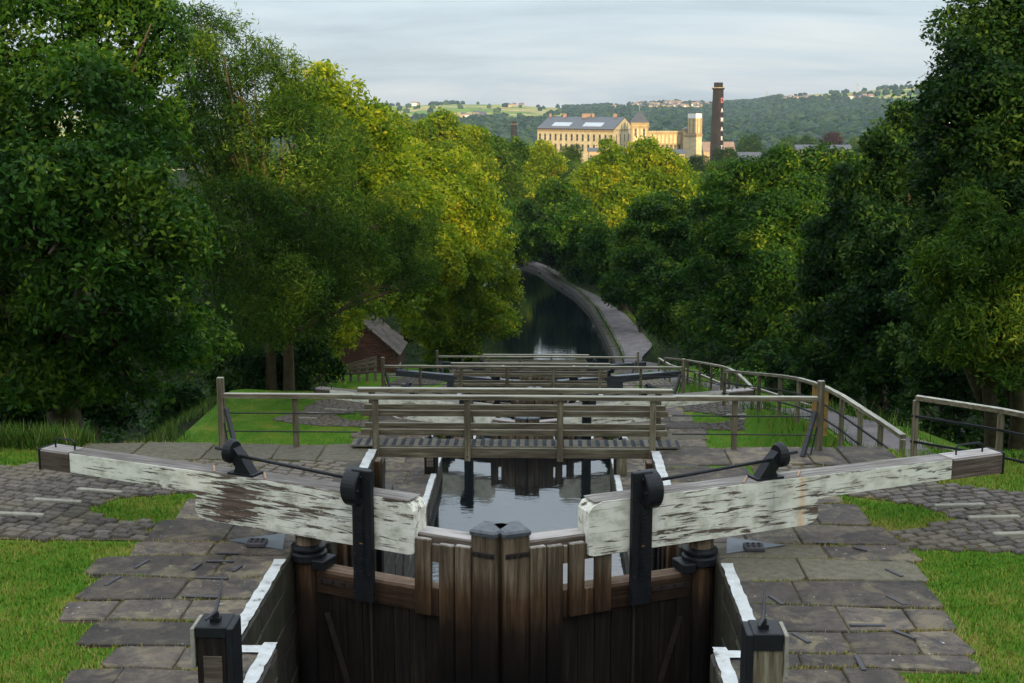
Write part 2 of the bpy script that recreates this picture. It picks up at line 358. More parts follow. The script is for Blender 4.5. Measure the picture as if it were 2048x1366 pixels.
M['leaf_mid'] = leafmat('mid_green_leaves', (.007, .028, .003), (.030, .085, .006), (.15, .20, .014))
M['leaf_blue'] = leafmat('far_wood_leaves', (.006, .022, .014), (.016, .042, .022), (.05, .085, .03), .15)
M['leaf_red'] = leafmat('copper_beech_leaves', (.03, .014, .014), (.05, .022, .02), (.07, .035, .03))

# ------------------------------------------------------------------ shape of the ground
L, YG, H = 20.94, 14.42, 3.6
def prof(y):                        # level of the lock sides: flats joined by banks
    k = math.floor((y - 21.1) / L) + 2
    k = max(0, min(5, k)); z0 = -(k - 1) * H
    e0 = 21.1 + (k - 2) * L
    if k == 0: return H
    return z0 + H * (1 - min(max((y - e0) / 5.2, 0), 1))
TP = [(0, 0), (5, -.25), (8, -.5), (11, -1.05), (15, -1.75), (19, -2.65), (20.94, -3.6)]
def tow(y):
    if y > 104: return -14.4
    q = (y - 21) / L; k = math.floor(q); d = (y - 21) - k * L
    for (a, za), (b, zb) in zip(TP, TP[1:]):
        if d <= b + 1e-6: return max(-1.0 + k * -H + za + (zb - za) * (d - a) / (b - a), -14.4)
    return -1 - (k + 1) * H
WE = [(y, x) for x, y, _ in (tuple(un(px, py, z=-14.9)) for px, py in ((1225, 716), (1208, 678), (1178, 623), (1149, 593), (1105, 564), (1076, 543), (1052, 535), (1030, 526)))]
PE = [(y, x) for x, y, _ in (tuple(un(px, py, z=-14.4)) for px, py in ((1316, 728), (1304, 687), (1251, 628), (1193, 590), (1140, 567), (1117, 543), (1087, 529), (1060, 520)))]
def lerp(tab, y):
    if y <= tab[0][0]: return tab[0][1]
    for (a, va), (b, vb) in zip(tab, tab[1:]):
        if y <= b: return va + (vb - va) * (y - a) / (b - a)
    (a, va), (b, vb) = tab[-2:]; return vb + (vb - va) / (b - a) * (y - b)
def wr(y): return lerp(WE, y)
def wl(y): return min(wr(y) - 11.5, -4.5 if y < 100 else 99)
def sm(a, b, v): v = min(max((v - a) / (b - a), 0), 1); return v * v * (3 - 2 * v)
def ground(x, y):
    P = prof(y)
    if y > 92:                      # beside the lower pound
        if wl(y) - .3 < x < wr(y) + .3: return -16.2
        z = -14.42
        z += .25 * max(0, (wl(y) - 3) - x) + .12 * max(0, x - lerp(PE, y) - 5)
        z = min(z, -5); far = sm(190, 520, y); return z * (1 - far) + -26 * far
    if abs(x) < 2.72: return P - 5
    smooth = -H * (y - 8) / L
    if x < 0:
        k = sm(-14, -9.5, x); return (smooth - .4 + .06 * (-9.5 - x)) * (1 - k) + P * k if x < -9.5 else P
    T = tow(y)
    if y < 20.6: T = P
    elif y < 21.6: T = T * (y - 20.6)
    if x < 6.3: return P
    if x < 6.75: return P + (T - P) * (x - 6.3) / .45
    if x < 8.4: return T
    if y > 84: return T
    d = x - 8.4; return T - min(d * .28, 1.6) + max(0, x - 17) * .25 if y > 15 else T - min(d * .1, .8) + max(0, x - 17) * .25
gx = sorted(set([-260, -200, -150, -110, -80, -60, -45, -35, -28] + [-24 + i for i in range(15)] + [-9.5, -9, -8.4, -7.8, -7, -6, -5, -4, -3.4, -2.72, -2.70, 0, 2.70, 2.72, 3.4, 4, 5, 5.8, 6.3, 6.75, 7.5, 8.4] + [9 + i for i in range(14)] + [25, 28, 32, 38, 46, 60, 80, 110, 150, 200, 260]))
gy = sorted(set([-160, -110, -80, -60, -45, -30, -20, -12, -6, -3, 0, .1] + [round(.16 + k * L + d, 3) for k in range(5) for d in (-.02, 0, 1.3, 2.6, 3.9, 5.2, 8, 11, 14, 16, 18.5, 20)] + [round(104.8 + i * 2.5, 2) for i in range(36)] + [200, 220, 250, 290, 340, 400, 480, 560, 640, 720]))
mb = MB(); nx = len(gx)
for yy in gy:
    for xx in gx:
        j = 0 if (abs(xx) < 9 or abs(xx - 7) < 2) else .5 * mnoise.noise(Vector((xx * .12, yy * .12, 0)))
        if yy > 98 and wr(yy) - 2 < xx < lerp(PE, yy) + 6: j = -.12
        g_ = ground(xx, yy); mb.v.append((xx, yy, g_ - .035 + (j if g_ > -15.5 else 0)))
for j in range(len(gy) - 1):
    for i in range(nx - 1):
        a = (gx[i] + gx[i + 1]) / 2; b = (gy[j] + gy[j + 1]) / 2
        if abs(a) < 2.705 and -3 < b < 88: continue
        mb.f.append((j * nx + i, j * nx + i + 1, (j + 1) * nx + i + 1, (j + 1) * nx + i))
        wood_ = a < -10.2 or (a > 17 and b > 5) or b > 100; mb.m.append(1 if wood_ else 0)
mb.build('ground', [M['grass'], M['rough']], kind='structure')

# ---------- far terrain: valley floor and hills
SKY = [(-3000, 205), (300, 222), (600, 216), (740, 211), (800, 208), (900, 205), (1000, 206), (1075, 211), (1150, 214), (1250, 208), (1350, 203), (1420, 206), (1500, 202), (1560, 191), (1620, 184), (1700, 181), (1750, 173), (1850, 167), (2000, 150), (2300, 120), (4500, 60)]
YR = 3400
def hillz(x, y):
    px = 1094 + F * (x - CX) / (y * .985 + 1); s_ = lerp(SKY, px)
    zr = un(px, s_ + 3, y=YR).z
    t = sm(700, YR, y) if y < YR else 1 - .2 * sm(YR, YR + 1500, y)
    t0 = min(max((y - 760) / (YR - 760), 0), 1); t = .55 * t0 ** 1.15 + .45 * t if y < YR else t
    z = -26 + (zr + 26) * t
    z += 9 * mnoise.noise(Vector((x * .0016, y * .0016, 3))) * min(t0 * 3, 1) * (1 if y < 2800 else .35)
    return z
hx = [(-1 + 2 * i / 90) for i in range(91)]; hy = [719 + (4900 - 719) * (j / 60) ** 1.3 for j in range(61)]
mb = MB()
for yy in hy:
    for q in hx:
        xx = q * (260 + (yy - 719) * .95); mb.v.append((xx, yy, hillz(xx, yy) if yy > 725 else -26.1))
mb.f = [(j * 91 + i, j * 91 + i + 1, (j + 1) * 91 + i + 1, (j + 1) * 91 + i) for j in range(60) for i in range(90)]; mb.m = [0] * len(mb.f)
mb.build('hills', M['hill'], kind='structure', smooth=True)

# ------------------------------------------------------------------ lock chambers: walls, coping paint, water
def chamber_wall(side, k):
    y0 = .2 + (k - 1) * L + 3; y1 = y0 + L
    zt = lambda y: prof(y) - .012
    X = lambda v: side * v
    base = MB(); st = MB()
    y = y0
    while y < y1 - .05:
        yn = min(y + 1.05 + .25 * rnd.random(), y1)
        g = YG + (k - 1) * L
        for brk in (g - 1.77, g + 1.6):
            if y < brk - .03 < yn: yn = brk
        if yn - y < .25 and yn < y1 - .3: yn = min(yn + .6, y1)
        ym = (y + yn) / 2
        rec = g - 1.78 < ym < g + 1.61
        xi = 2.66 if rec else 2.24
        top = zt(yn - .02) if zt(y + .02) - zt(yn - .02) > .05 else zt(ym)
        base.box(*sorted((X(xi + .03), X(3.1))), y, yn, top - 7.5, top - .02)
        z = top; c = 0
        while z > top - 4.6:
            h_ = .30 if c == 0 else .38 + .08 * rnd.random()
            w_ = .05 if c else .9
            jt = rnd.uniform(-.012, .014)
            st.box(*sorted((X(xi + jt), X(max(xi + .04 + w_ * .4, 2.95)))), y + .012, yn - .012, z - h_ + .012, z, bev=.02)
            z -= h_; c += 1
        y = yn
    o = base.build('chamber_wall', M['wall'], kind='structure')
    s_ = st.build('wall_stones', M['wall'], o); s_['kind'] = 'stuff'
    return o
for k in range(0, 6):
    for sd_ in (-1, 1):
        if k < 5: chamber_wall(sd_, k)

def strip(pts, wd, z, seed):       # jagged-edged painted line on the coping
    r_ = random.Random(seed); a = []; b = []
    P = [Vector((*p, z)) for p in pts]; q = []
    for u, v in zip(P, P[1:]):
        n = max(2, int((v - u).length / .1)); q += [u + (v - u) * i / n for i in range(n)]
    q.append(P[-1]); vs = []
    for i, p in enumerate(q):
        d = (q[min(i + 1, len(q) - 1)] - q[max(i - 1, 0)]).normalized(); n = Vector((-d.y, d.x, 0))
        if 0 < i < len(q) - 1:
            d1 = (q[i] - q[i - 1]).normalized(); d2 = (q[i + 1] - q[i]).normalized(); c_ = max(.5, math.sqrt(max(.1, (1 + d1.dot(d2)) / 2))); n = n / c_
        jit = .008 * r_.uniform(-1, 1) + (.022 * (1 if r_.random() > .8 else 0))
        vs.append((p + n * jit * .5, p + n * (wd - .025 + .010 * r_.uniform(-1, 1))))
    return vs
def paint(k):
    g = YG + (k - 1) * L; z = prof(g) + .017; m_ = MB()
    for s_ in (-1, 1):
        for i_, pts in enumerate(([(2.26, g - 8), (2.26, g - 1.70)], [(2.26, g - 1.78), (2.68, g - 1.78)], [(2.68, g - 1.76), (2.68, g + .85)], [(2.26, g + 1.66), (2.24, g + 6.2)])):
            if i_ == 1: vs = strip(pts, -.15, z - .002, k * 7 + i_)
            else: vs = strip([(-a, b) for a, b in pts], .17, z + i_ * .0015, k * 7 + i_); vs = [(Vector((-a.x, a.y, a.z)), Vector((-b.x, b.y, b.z))) for a, b in vs]
            if s_ < 0: vs = [(Vector((-a.x, a.y, a.z)), Vector((-b.x, b.y, b.z))) for a, b in vs]
            flat = [q for a, b in vs for q in (a, b)]
            m_.poly(flat, [(2 * i, 2 * i + 1, 2 * i + 3, 2 * i + 2) for i in range(len(vs) - 1)])
    m_.build('painted_edge_line', M['whiteline'], kind='structure')
for k in (1, 2, 3, 4): paint(k)

for k, z in ((1, -2.6), (2, -4.1), (3, -7.72), (4, -11.3)):
    g0 = YG + (k - 2) * L; g1 = YG + (k - 1) * L
    MB().poly([(-2.8, g0 + .3, z), (2.8, g0 + .3, z), (2.8, g1 + .3, z), (-2.8, g1 + .3, z)], [(0, 1, 2, 3)]).build('chamber_water', M['water'], kind='structure')
mb = MB(); ys = [77.5 + i * 3 for i in range(34)]
for yy in ys: mb.v += [(wl(yy) - .5 if yy > 92 else -2.8, yy, -14.9), (wr(yy) + .6 if yy > 92 else 2.8, yy, -14.9)]
mb.f = [(2 * i, 2 * i + 1, 2 * i + 3, 2 * i + 2) for i in range(33)]; mb.m = [0] * 33
mb.build('canal_water', M['water'], kind='structure')

# towpath (upper ramps and the lower pound) with a stone edge
mb = MB(); q = []
for i in range(69):
    yy = 21.6 + i * 1.2; q.append(((6.85, yy), (8.3 + (PE[0][1] - 8.3) * sm(88, 104, yy), yy), tow(yy) - .012))
for i in range(60):
    yy = 104 + i * 1.6; t_ = sm(104, 112, yy)
    q.append(((6.85 * (1 - t_) + (wr(yy) + .75) * t_, yy), (8.3 * (1 - t_) + lerp(PE, yy) * t_, yy), -14.38))
for a, b, z in q: mb.v += [(*a, z), (*b, z)]
mb.f = [(2 * i, 2 * i + 1, 2 * i + 3, 2 * i + 2) for i in range(len(q) - 1)]; mb.m = [0] * len(mb.f)
mb.build('towpath', M['path'], kind='structure')
bank = MB(); bank.box(0, 1, 0, 1, 0, 1) if False else None
for i in range(80):
    ya = 93 + i * 1.25; yb = ya + 1.2
    bank.hexa([(wr(ya), ya, -15.6), (wr(ya) + .6, ya, -15.6), (wr(yb) + .6, yb, -15.6), (wr(yb), yb, -15.6), (wr(ya), ya, -14.34 + rnd.uniform(-.03, .03)), (wr(ya) + .6, ya, -14.36), (wr(yb) + .6, yb, -14.36), (wr(yb), yb, -14.34 + rnd.uniform(-.03, .03))])
o = thing('canal_bank_edge', 'line of dark stones edging the towpath along the lower canal', 'stone edging', (0, 0, 0))
bo = bank.build('edging_stones', M['wall'], o); bo['kind'] = 'stuff'

# ------------------------------------------------------------------ paving
def slabmesh(pts, t=.1, bev=.012):
    m_ = MB(); n = len(pts); c = sum((Vector(p) for p in pts), Vector((0, 0))) / n
    ins = [Vector(p) + (c - Vector(p)).normalized() * bev * 1.6 for p in pts]
    hs = [rnd.uniform(-.006, .006) for _ in pts]
    vs = [(p[0], p[1], -t) for p in pts] + [(p[0], p[1], -bev + h) for p, h in zip(pts, hs)] + [(p.x, p.y, h) for p, h in zip(ins, hs)]
    fs = [tuple(range(2 * n, 3 * n))] + [(l + i, l + (i + 1) % n, l + n + (i + 1) % n, l + n + i) for l in (0, n) for i in range(n)]
    return m_.poly(vs, fs)
def rows(side):
    """courses of big flags beside the lock: (y0, y1, inner x, outer x) relative to gate level"""
    if side < 0:
        return [(8.0, 9.1, 2.42, 4.3), (9.1, 10.2, 2.42, 4.3), (10.2, 11.25, 2.42, 4.35), (11.25, 12.05, 2.42, 4.15), (12.05, 12.64, 2.42, 3.95), (12.64, 13.3, 2.86, 4.35), (13.3, 13.95, 2.86, 4.85), (13.95, 14.7, 2.86, 4.8), (14.7, 15.45, 2.86, 5.0), (15.45, 16.0, 2.86, 4.75), (16.0, 16.9, 2.42, 4.75), (16.9, 17.85, 2.42, 4.6), (17.85, 18.7, 2.42, 4.35), (20.02, 21.05, 2.42, 7.2)]
    return [(8.0, 9.1, 2.42, 4.3), (9.1, 10.2, 2.42, 4.3), (10.2, 11.3, 2.42, 4.1), (11.3, 12.25, 2.42, 4.05), (12.25, 12.64, 2.42, 4.9), (12.64, 13.25, 2.86, 4.95), (13.25, 13.95, 2.86, 5.0), (13.95, 14.75, 2.86, 5.0), (14.75, 15.5, 2.86, 5.1), (15.5, 16.1, 2.86, 5.15), (16.1, 16.9, 2.42, 5.1), (16.9, 17.85, 2.42, 4.9), (17.85, 18.9, 2.42, 4.75), (18.9, 19.75, 2.42, 3.7), (19.95, 21.05, 2.42, 6.2)]
def make_paving(side):
    ap = MB(); rs = rows(side)
    for y0, y1, xi, xo in rs: ap.poly([(side * (xi - .17), y0, -.03), (side * (xo - .05), y0, -.03), (side * (xo - .05), y1, -.03), (side * (xi - .17), y1, -.03)], [(0, 1, 2, 3)])
    root = ap.build('lock_side_paving', M['bed'], kind='structure')
    for ri, (y0, y1, xi, xo) in enumerate(rs):
        x = xi; first = True
        while x < xo - .05:
            wdt = rnd.uniform(.55, 1.35); xn = x + wdt
            if xo - xn < .45: xn = xo
            g_ = .014; j = lambda: rnd.uniform(-.035, .035)
            last = xn >= xo
            a = [(x + g_, y0 + g_), (xn - g_, y0 + g_ + (j() if last else 0)), (xn - g_ + j(), y1 - g_ + (j() if last else 0)), (x + g_, y1 - g_)]
            if first: a[0] = (x - .17, y0 + g_); a[3] = (x - .17, y1 - g_)
            if last:
                a = [a[0], (xn - .07 + j(), y0 + g_), (xn + 2 * j(), y0 + .09 + j()), (xn + 2 * j(), y1 - .09 + j()), (xn - .08 + j(), y1 - g_), a[3]]
            wv = lambda u, v: .0 if abs(v - 12.64) < .05 or abs(v - 16) < .12 or abs(v - 11.9) < 0 else .055 * math.sin(1.7 * u + round((v) * 2) * 1.9)
            yb = lambda v: y0 if abs(v - y0) < abs(v - y1) else y1
            pts = [(side * u, v + wv(u, yb(v))) for u, v in a]
            if len(pts) == 4:
                q_ = []
                for ii, p_ in enumerate(pts):
                    if rnd.random() < .38:
                        a_, b_ = Vector(pts[ii - 1]), Vector(pts[(ii + 1) % 4]); p_ = Vector(p_); c1, c2 = rnd.uniform(.03, .13), rnd.uniform(.03, .13)
                        q_ += [tuple(p_ + (a_ - p_).normalized() * c1), tuple(p_ + (b_ - p_).normalized() * c2)]
                    else: q_.append(p_)
                pts = q_
            cx = sum(p[0] for p in pts) / len(pts); cy = sum(p[1] for p in pts) / len(pts)
            pale = (side > 0 and 2.9 < cx < 4.9 and 14.9 < cy < 16.05 and rnd.random() < .8) or (y0 > 19.9 and side < 0)
            s_ = slabmesh([(u - cx, v - cy) for u, v in pts]).build('flagstone', M['paleslab' if pale else 'slab'], root)
            s_.location = (cx, cy, rnd.uniform(-.008, .004)); s_.rotation_euler = (rnd.uniform(-.008, .008), rnd.uniform(-.008, .008), 0)
            x = xn; first = False
    return root
pav = {s_: make_paving(s_) for s_ in (-1, 1)}
for k in (2, 3, 4):
    for s_ in (-1, 1):
        c = copy_tree(pav[s_]); c.location = (0, (k - 1) * L, -(k - 1) * H)

# iron strips and stone ribs set in the paving near the first gate
def flatbar(px, py, ang, ln, wd, parent, m_='rope', nm='iron_strip', h=.012):
    p = un(px, py, z=.01); o = MB().box(-ln / 2, ln / 2, -wd / 2, wd / 2, 0, h, bev=.003).build(nm, M[m_], parent)
    o.location = (p.x, p.y, .006 if h < .02 else -.012); o.rotation_euler = (0, 0, ang)
for px, py, a, l_ in ((393, 1132, 1.35, .22), (475, 1136, 1.3, .22), (455, 1106, 0, .32), (440, 1122, 0.02, .35), (425, 1156, -.03, .38), (400, 1193, -.03, .42), (225, 1162, 1.3, .3), (283, 1128, 1.3, .3)):
    flatbar(px, py, a, l_, .045, pav[-1])
for px, py, a, l_ in ((1650, 1085, -.03, .3), (1788, 1145, -1.1, .28), (1720, 1097, -.8, .2), (1792, 1200, -1.1, .3), (1553, 1200, -1.2, .28), (1735, 1250, 0, .38), (1808, 1268, -.9, .28), (1602, 1275, -1.1, .28), (1720, 1325, 1.55, .36)):
    flatbar(px, py, a, l_, .05, pav[1])

# setts (cobbles) : two fans per side, laid between the flags and the lawns
def inpoly(x, y, P):
    c = False; n = len(P)
    for i in range(n):
        (a, b), (u, v) = P[i], P[(i + 1) % n]
        if (b > y) != (v > y) and x < (u - a) * (y - b) / (v - b) + a: c = not c
    return c
LF = [(-4.72, 16.05), (-4.85, 16.9), (-5.3, 16.75), (-6.0, 17.45), (-5.6, 17.95), (-4.75, 18.25), (-4.45, 19.1), (-2.6, 18.75), (-2.6, 19.95), (-7.4, 19.95), (-8.4, 19.2), (-12, 18.6), (-12, 16.25), (-6.2, 16.05)]
RF = [(5.15, 16.0), (5.15, 16.75), (5.7, 16.85), (6.2, 17.3), (5.9, 17.9), (4.9, 18.35), (4.8, 18.95), (3.75, 18.95), (3.75, 19.9), (6.3, 19.9), (6.35, 19.0), (8.2, 18.3), (9.3, 17.6), (9.3, 15.75)]
LF2 = [(-4.72, 16.05), (-4.85, 16.9), (-5.3, 16.75), (-6.0, 17.45), (-5.6, 17.95), (-4.75, 18.25), (-4.45, 19.1), (-2.6, 18.75), (-2.6, 19.95), (-6.4, 19.95), (-6.8, 19.4), (-7.0, 18.3), (-7.7, 16.8), (-6.2, 16.2)]
settm = []
for i in range(6):
    a = [(-.5 + rnd.uniform(0, .06), -.5 + rnd.uniform(0, .08)), (.5 - rnd.uniform(0, .06), -.5 + rnd.uniform(0, .08)), (.5 - rnd.uniform(0, .06), .5 - rnd.uniform(0, .08)), (-.5 + rnd.uniform(0, .06), .5 - rnd.uniform(0, .08))]
    n = 4; ins = [(x * .90, y * .84) for x, y in a]
    vs = [(x, y, -.06) for x, y in a] + [(x, y, -.014) for x, y in a] + [(x, y, .006) for x, y in ins]
    m_ = MB().poly(vs, [(8, 9, 10, 11)] + [(l + j, l + (j + 1) % 4, l + 4 + (j + 1) % 4, l + 4 + j) for l in (0, 4) for j in range(4)])
    me = bpy.data.meshes.new('sett'); me.from_pydata(m_.v, [], m_.f); me.materials.append(M['sett']); settm.append((me, m_))
def setts(P, ang, k, side):
    bed = MB().poly([(x, y, -.022) for x, y in P], [tuple(range(len(P)))]).build('sett_paving', M['bed'], kind='structure')
    bed.location = (0, (k - 1) * L, -(k - 1) * H)
    sp = []; ca, sa = math.cos(ang), math.sin(ang); c0 = (side * 5.5, 18)
    pr = .155
    for r_ in range(-70, 70):
        u = -12 + rnd.random() * .3
        while u < 12:
            ln = rnd.uniform(.2, .33); uc = u + ln / 2; v = r_ * pr; u += ln + .012
            x = c0[0] + uc * ca - v * sa; y = c0[1] + uc * sa + v * ca
            if inpoly(x, y, P): sp.append((x, y, ln * .93, pr * .9, rnd.uniform(-.04, .04)))
    cx_, cy_ = (side * 6, 16)
    sp.sort(key=lambda s: abs(s[0] - cx_) * .5 + s[1])
    near = sp[:300] if k == 1 else []; rest = sp[300:] if k == 1 else sp
    for x, y, a, b, j in near:
        o = bpy.data.objects.new('sett', rnd.choice(settm)[0]); C.objects.link(o); o.parent = bed
        o.location = (x, y, rnd.uniform(-.008, .006)); o.scale = (a, b, 1); o.rotation_euler = (rnd.uniform(-.03, .03), rnd.uniform(-.03, .03), ang + j)
    m_ = MB()
    for x, y, a, b, j in rest:
        vs = rnd.choice(settm)[1]; c_, s_ = math.cos(ang + j), math.sin(ang + j); dz = rnd.uniform(-.008, .006)
        m_.poly([(x + p[0] * a * c_ - p[1] * b * s_, y + p[0] * a * s_ + p[1] * b * c_, p[2] + dz) for p in vs.v], vs.f)
    o = m_.build('more_setts', M['sett'], bed); o['kind'] = 'stuff'
    return bed
beds = {}
for k in (1, 2, 3, 4):
    for s_, P, a in ((-1, LF, -.32), (1, RF, -.30)): beds[s_, k] = setts(P if k == 1 or s_ > 0 else LF2, a if s_ < 0 else .32, k, s_)
for k in (1, 2, 3):
    for px, py, a, sd_ in ((38, 1031, -.1, -1), (115, 1004, -.16, -1), (199, 984, -.22, -1), (1920, 1013, .12, 1), (1988, 1037, .1, 1), (2040, 1070, .08, 1)):
        p = un(px, py, z=0); o = MB().box(-.36, .36, -.045, .045, 0, .045, bev=.012).build('raised_foot_rib', M['lightrib'], beds[sd_, k]); o.location = (p.x, p.y, -.005); o.rotation_euler = (0, 0, a)

# ------------------------------------------------------------------ lock gates
ANG = R(23.8)
def beam_profile():
    return [(1.12, .26), (1.2, .24), (4.2, .26), (4.34, .3), (4.38, .38), (4.36, .58), (4.5, .6), (6.5, .625)], [(6.5, .885), (3, .905), (1.3, .905), (1.17, .86), (1.12, .78)]
def make_leaf(side, style, near, label, loc):
    """one gate leaf; local x runs outward from the mitre, -y faces upstream, z up"""
    root = thing('lock_gate_leaf', label, 'lock gate', loc, ANG if side > 0 else -ANG, 'lock gate leaves')
    sx = side
    def X(m_):                     # mirror for the left leaf
        if sx < 0: m_.v = [(-x, y, z) for x, y, z in m_.v]
        return m_
    def part(m_, nm, mt, par=None, smooth=False): return X(m_).build(nm, mt, par or root, smooth=smooth)
    GW, GR, BW = (M['gatewood'], M['gaterail'], M['beamwood'])
    paintm = {'white': M['peel_l'] if sx < 0 else M['peel_r'], 'far': M['peel_far'], 'black': M['blackwood']}[style]
    # mitre post and cap
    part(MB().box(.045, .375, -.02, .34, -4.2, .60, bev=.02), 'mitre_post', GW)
    part(MB().box(.03, .39, -.04, .36, .6, .665, bev=.025), 'post_cap', M['cap'])
    # head rail between mitre post and balance beam, sloping slightly
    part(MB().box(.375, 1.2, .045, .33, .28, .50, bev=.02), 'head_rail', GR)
    # front planks
    pl = [(.370, .585, -4.2, .44), (.6, .805, -4.2, .43)]
    if sx < 0: pl += [(.915, 1.14, -.5, .46)]
    else: pl += [(.88, 1.09, -.5, .42), (1.225, 1.45, -.49, .5)]
    for a, b, z0, z1 in pl:
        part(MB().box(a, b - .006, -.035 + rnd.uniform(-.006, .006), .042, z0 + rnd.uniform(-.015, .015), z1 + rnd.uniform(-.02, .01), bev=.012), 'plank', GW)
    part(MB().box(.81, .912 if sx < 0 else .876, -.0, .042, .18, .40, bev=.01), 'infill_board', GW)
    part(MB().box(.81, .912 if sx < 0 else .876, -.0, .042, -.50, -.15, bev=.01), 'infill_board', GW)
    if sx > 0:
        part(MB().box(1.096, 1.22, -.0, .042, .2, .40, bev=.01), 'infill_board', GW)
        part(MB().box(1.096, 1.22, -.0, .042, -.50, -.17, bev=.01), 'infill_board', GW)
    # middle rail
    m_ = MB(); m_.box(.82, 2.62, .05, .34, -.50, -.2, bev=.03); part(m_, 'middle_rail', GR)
    # lower planking
    x = .82
    while x < 2.6:
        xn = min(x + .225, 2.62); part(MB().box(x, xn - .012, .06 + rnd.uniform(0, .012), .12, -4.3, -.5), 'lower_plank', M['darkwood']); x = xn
    part(MB().bar((2.45, .05, -.75), (1.75, .05, -2.9), .02, .07), 'diagonal_strap', M['ironrust'])
    part(MB().tube([(1.78, .02, -.45), (1.78, .02, -4.0)], .018, 6), 'paddle_rod', M['ironrust'])
    for zz, xa, xb in ((-.33, 1.98, 2.55), (.36, .4, 1.1)):
        sp = part(MB().box(xa, xb, .036 if zz < 0 else -.052, .05 if zz < 0 else -.042, zz - .03, zz + .03, bev=.004) if zz < 0 else MB().box(.06, .37, -.032, -.0205, .34, .40, bev=.004), 'iron_strap', M['ironrust'])
        b_ = MB()
        for i in range(4):
            x = (2.02 + i * .16) if zz < 0 else .09 + i * .08; y_ = .036 if zz < 0 else -.032
            b_.tube([(x, y_ - .012, zz + .01), (x, y_, zz + .01)], .014, 6)
        X(b_).build('strap_bolts', M['black'], sp)['kind'] = 'stuff'
    b_ = MB()
    for i in range(7):
        for dx_ in (1.69, 1.89): b_.tube([(dx_, -.165, -.3 + i * .24), (dx_, -.15, -.3 + i * .24)], .013, 6)
    part(b_, 'board_bolts', M['ironrust'])['kind'] = 'stuff'
    # heel post, collar
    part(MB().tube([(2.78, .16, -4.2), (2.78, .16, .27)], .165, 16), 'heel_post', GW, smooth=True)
    part(MB().tube([(2.78, .16, z) for z in (-.12, -.1, -.02, 0, .05, .07, .1)], [.21, .235, .235, .205, .225, .22, .17], 18), 'collar', M['black'])
    part(MB().box(2.45, 2.62, -.02, .3, -.17, -.06, bev=.01), 'collar_bracket', M['black'])
    # balance beam
    lo, hi = beam_profile()
    pf = lo + hi
    part(MB().prism(pf, lambda u, v, s: (u, -.06 if not s else .26, v)), 'balance_beam', [paintm])
    part(MB().prism([(1.19, .907), (1.3, .911), (3, .911), (6.5, .891), (6.5, .888), (3, .902), (1.3, .902), (1.19, .9)], lambda u, v, s: (u, -.045 if not s else .255, v)), 'beam_top', BW if style != 'black' else M['plate'])
    endm = M['blackwood'] if style == 'black' else GR
    e_ = 7.05 if sx < 0 else 7.38
    part(MB().box(6.503, e_, -.07, .27, .615, .895, bev=.025), 'beam_end', endm)
    part(MB().box(e_ - .02, e_ + .015, -.08, .28, .6, .905, bev=.01), 'end_band', M['black'])
    part(MB().tube([(6.55 if sx < 0 else 6.7, .1, .88), (6.55 if sx < 0 else 6.7, .1, 1.0), (6.6 if sx < 0 else 6.75, .1, 1.03), (6.85 if sx < 0 else 7.1, .1, 1.03), (6.9 if sx < 0 else 7.15, .1, 1.0), (6.9 if sx < 0 else 7.15, .1, .88)], .013, 6), 'staple_handle', M['black'])
    for a, b in ((3.25, .1), (4.05, .03)) if near else ():
        part(MB().hexa([(a, -.03, .908), (a + .03, -.03, .908), (a + .22, .2, .905), (a + .19, .2, .905), (a, -.03, .925), (a + .03, -.03, .925), (a + .22, .2, .922), (a + .19, .2, .922)]), 'timber_cleat', M['cleat'])
    # paddle gear: upright board with rack, drum casing, rod and crank standard
    part(MB().box(1.655, 1.925, -.15, -.063, -.42, 1.24, bev=.012), 'paddle_board', M['black'])
    g = MB()
    for i in range(16): g.box(1.76, 1.82, -.175, -.151, -.1 + i * .055, -.1 + i * .055 + .03)
    g.box(1.745, 1.835, -.158, -.151, -.15, .85); part(g, 'rack_teeth', M['black'])
    part(MB().tube([(1.79, -.06, 1.0), (1.805, -.06, 1.0), (1.985, -.06, 1.0), (2.0, -.06, 1.0)], [.22, .235, .235, .22], 32), 'drum_casing', M['black'])
    g = MB()
    for i in range(6): g.tube([(1.765, -.06 + .17 * math.cos(i * 1.047), 1.0 + .17 * math.sin(i * 1.047)), (1.79, -.06 + .17 * math.cos(i * 1.047), 1.0 + .17 * math.sin(i * 1.047))], .028, 6)
    g.tube([(1.755, -.06, 1.0), (1.79, -.06, 1.0)], .06, 10); part(g, 'casing_bolts', M['black'])['kind'] = 'stuff'
    part(MB().box(1.775, 1.815, -.16, -.15, .30, .36), 'rust_plate', M['orange'])
    part(MB().tube([(2.02, -.03, 1.08), (3.82, .03, 1.16)], .022, 8), 'drive_rod', M['black'], smooth=True)
    st = MB()
    st.prism([(3.5, .9), (3.8, .9), (3.76, 1.0), (3.93, 1.22), (3.83, 1.3), (3.68, 1.15)], lambda u, v, s: (u, .0 if not s else .16, v)); st.box(3.47, 3.86, -.03, .2, .905, .935)
    part(st, 'crank_standard', M['black'])
    part(MB().tube([(3.78, .05, 1.2), (3.83, .05, 1.2), (3.88, .055, 1.2), (3.93, .055, 1.21)], [.13, .16, .16, .1], 18), 'gear_wheel', M['black'])
    part(MB().tube([(3.9, .05, 1.2), (4.1, .055, 1.21)], .022, 6), 'crank_spindle', M['black'])
    return root
loc = lambda k: (0, YG + (k - 1) * L, -(k - 1) * H)
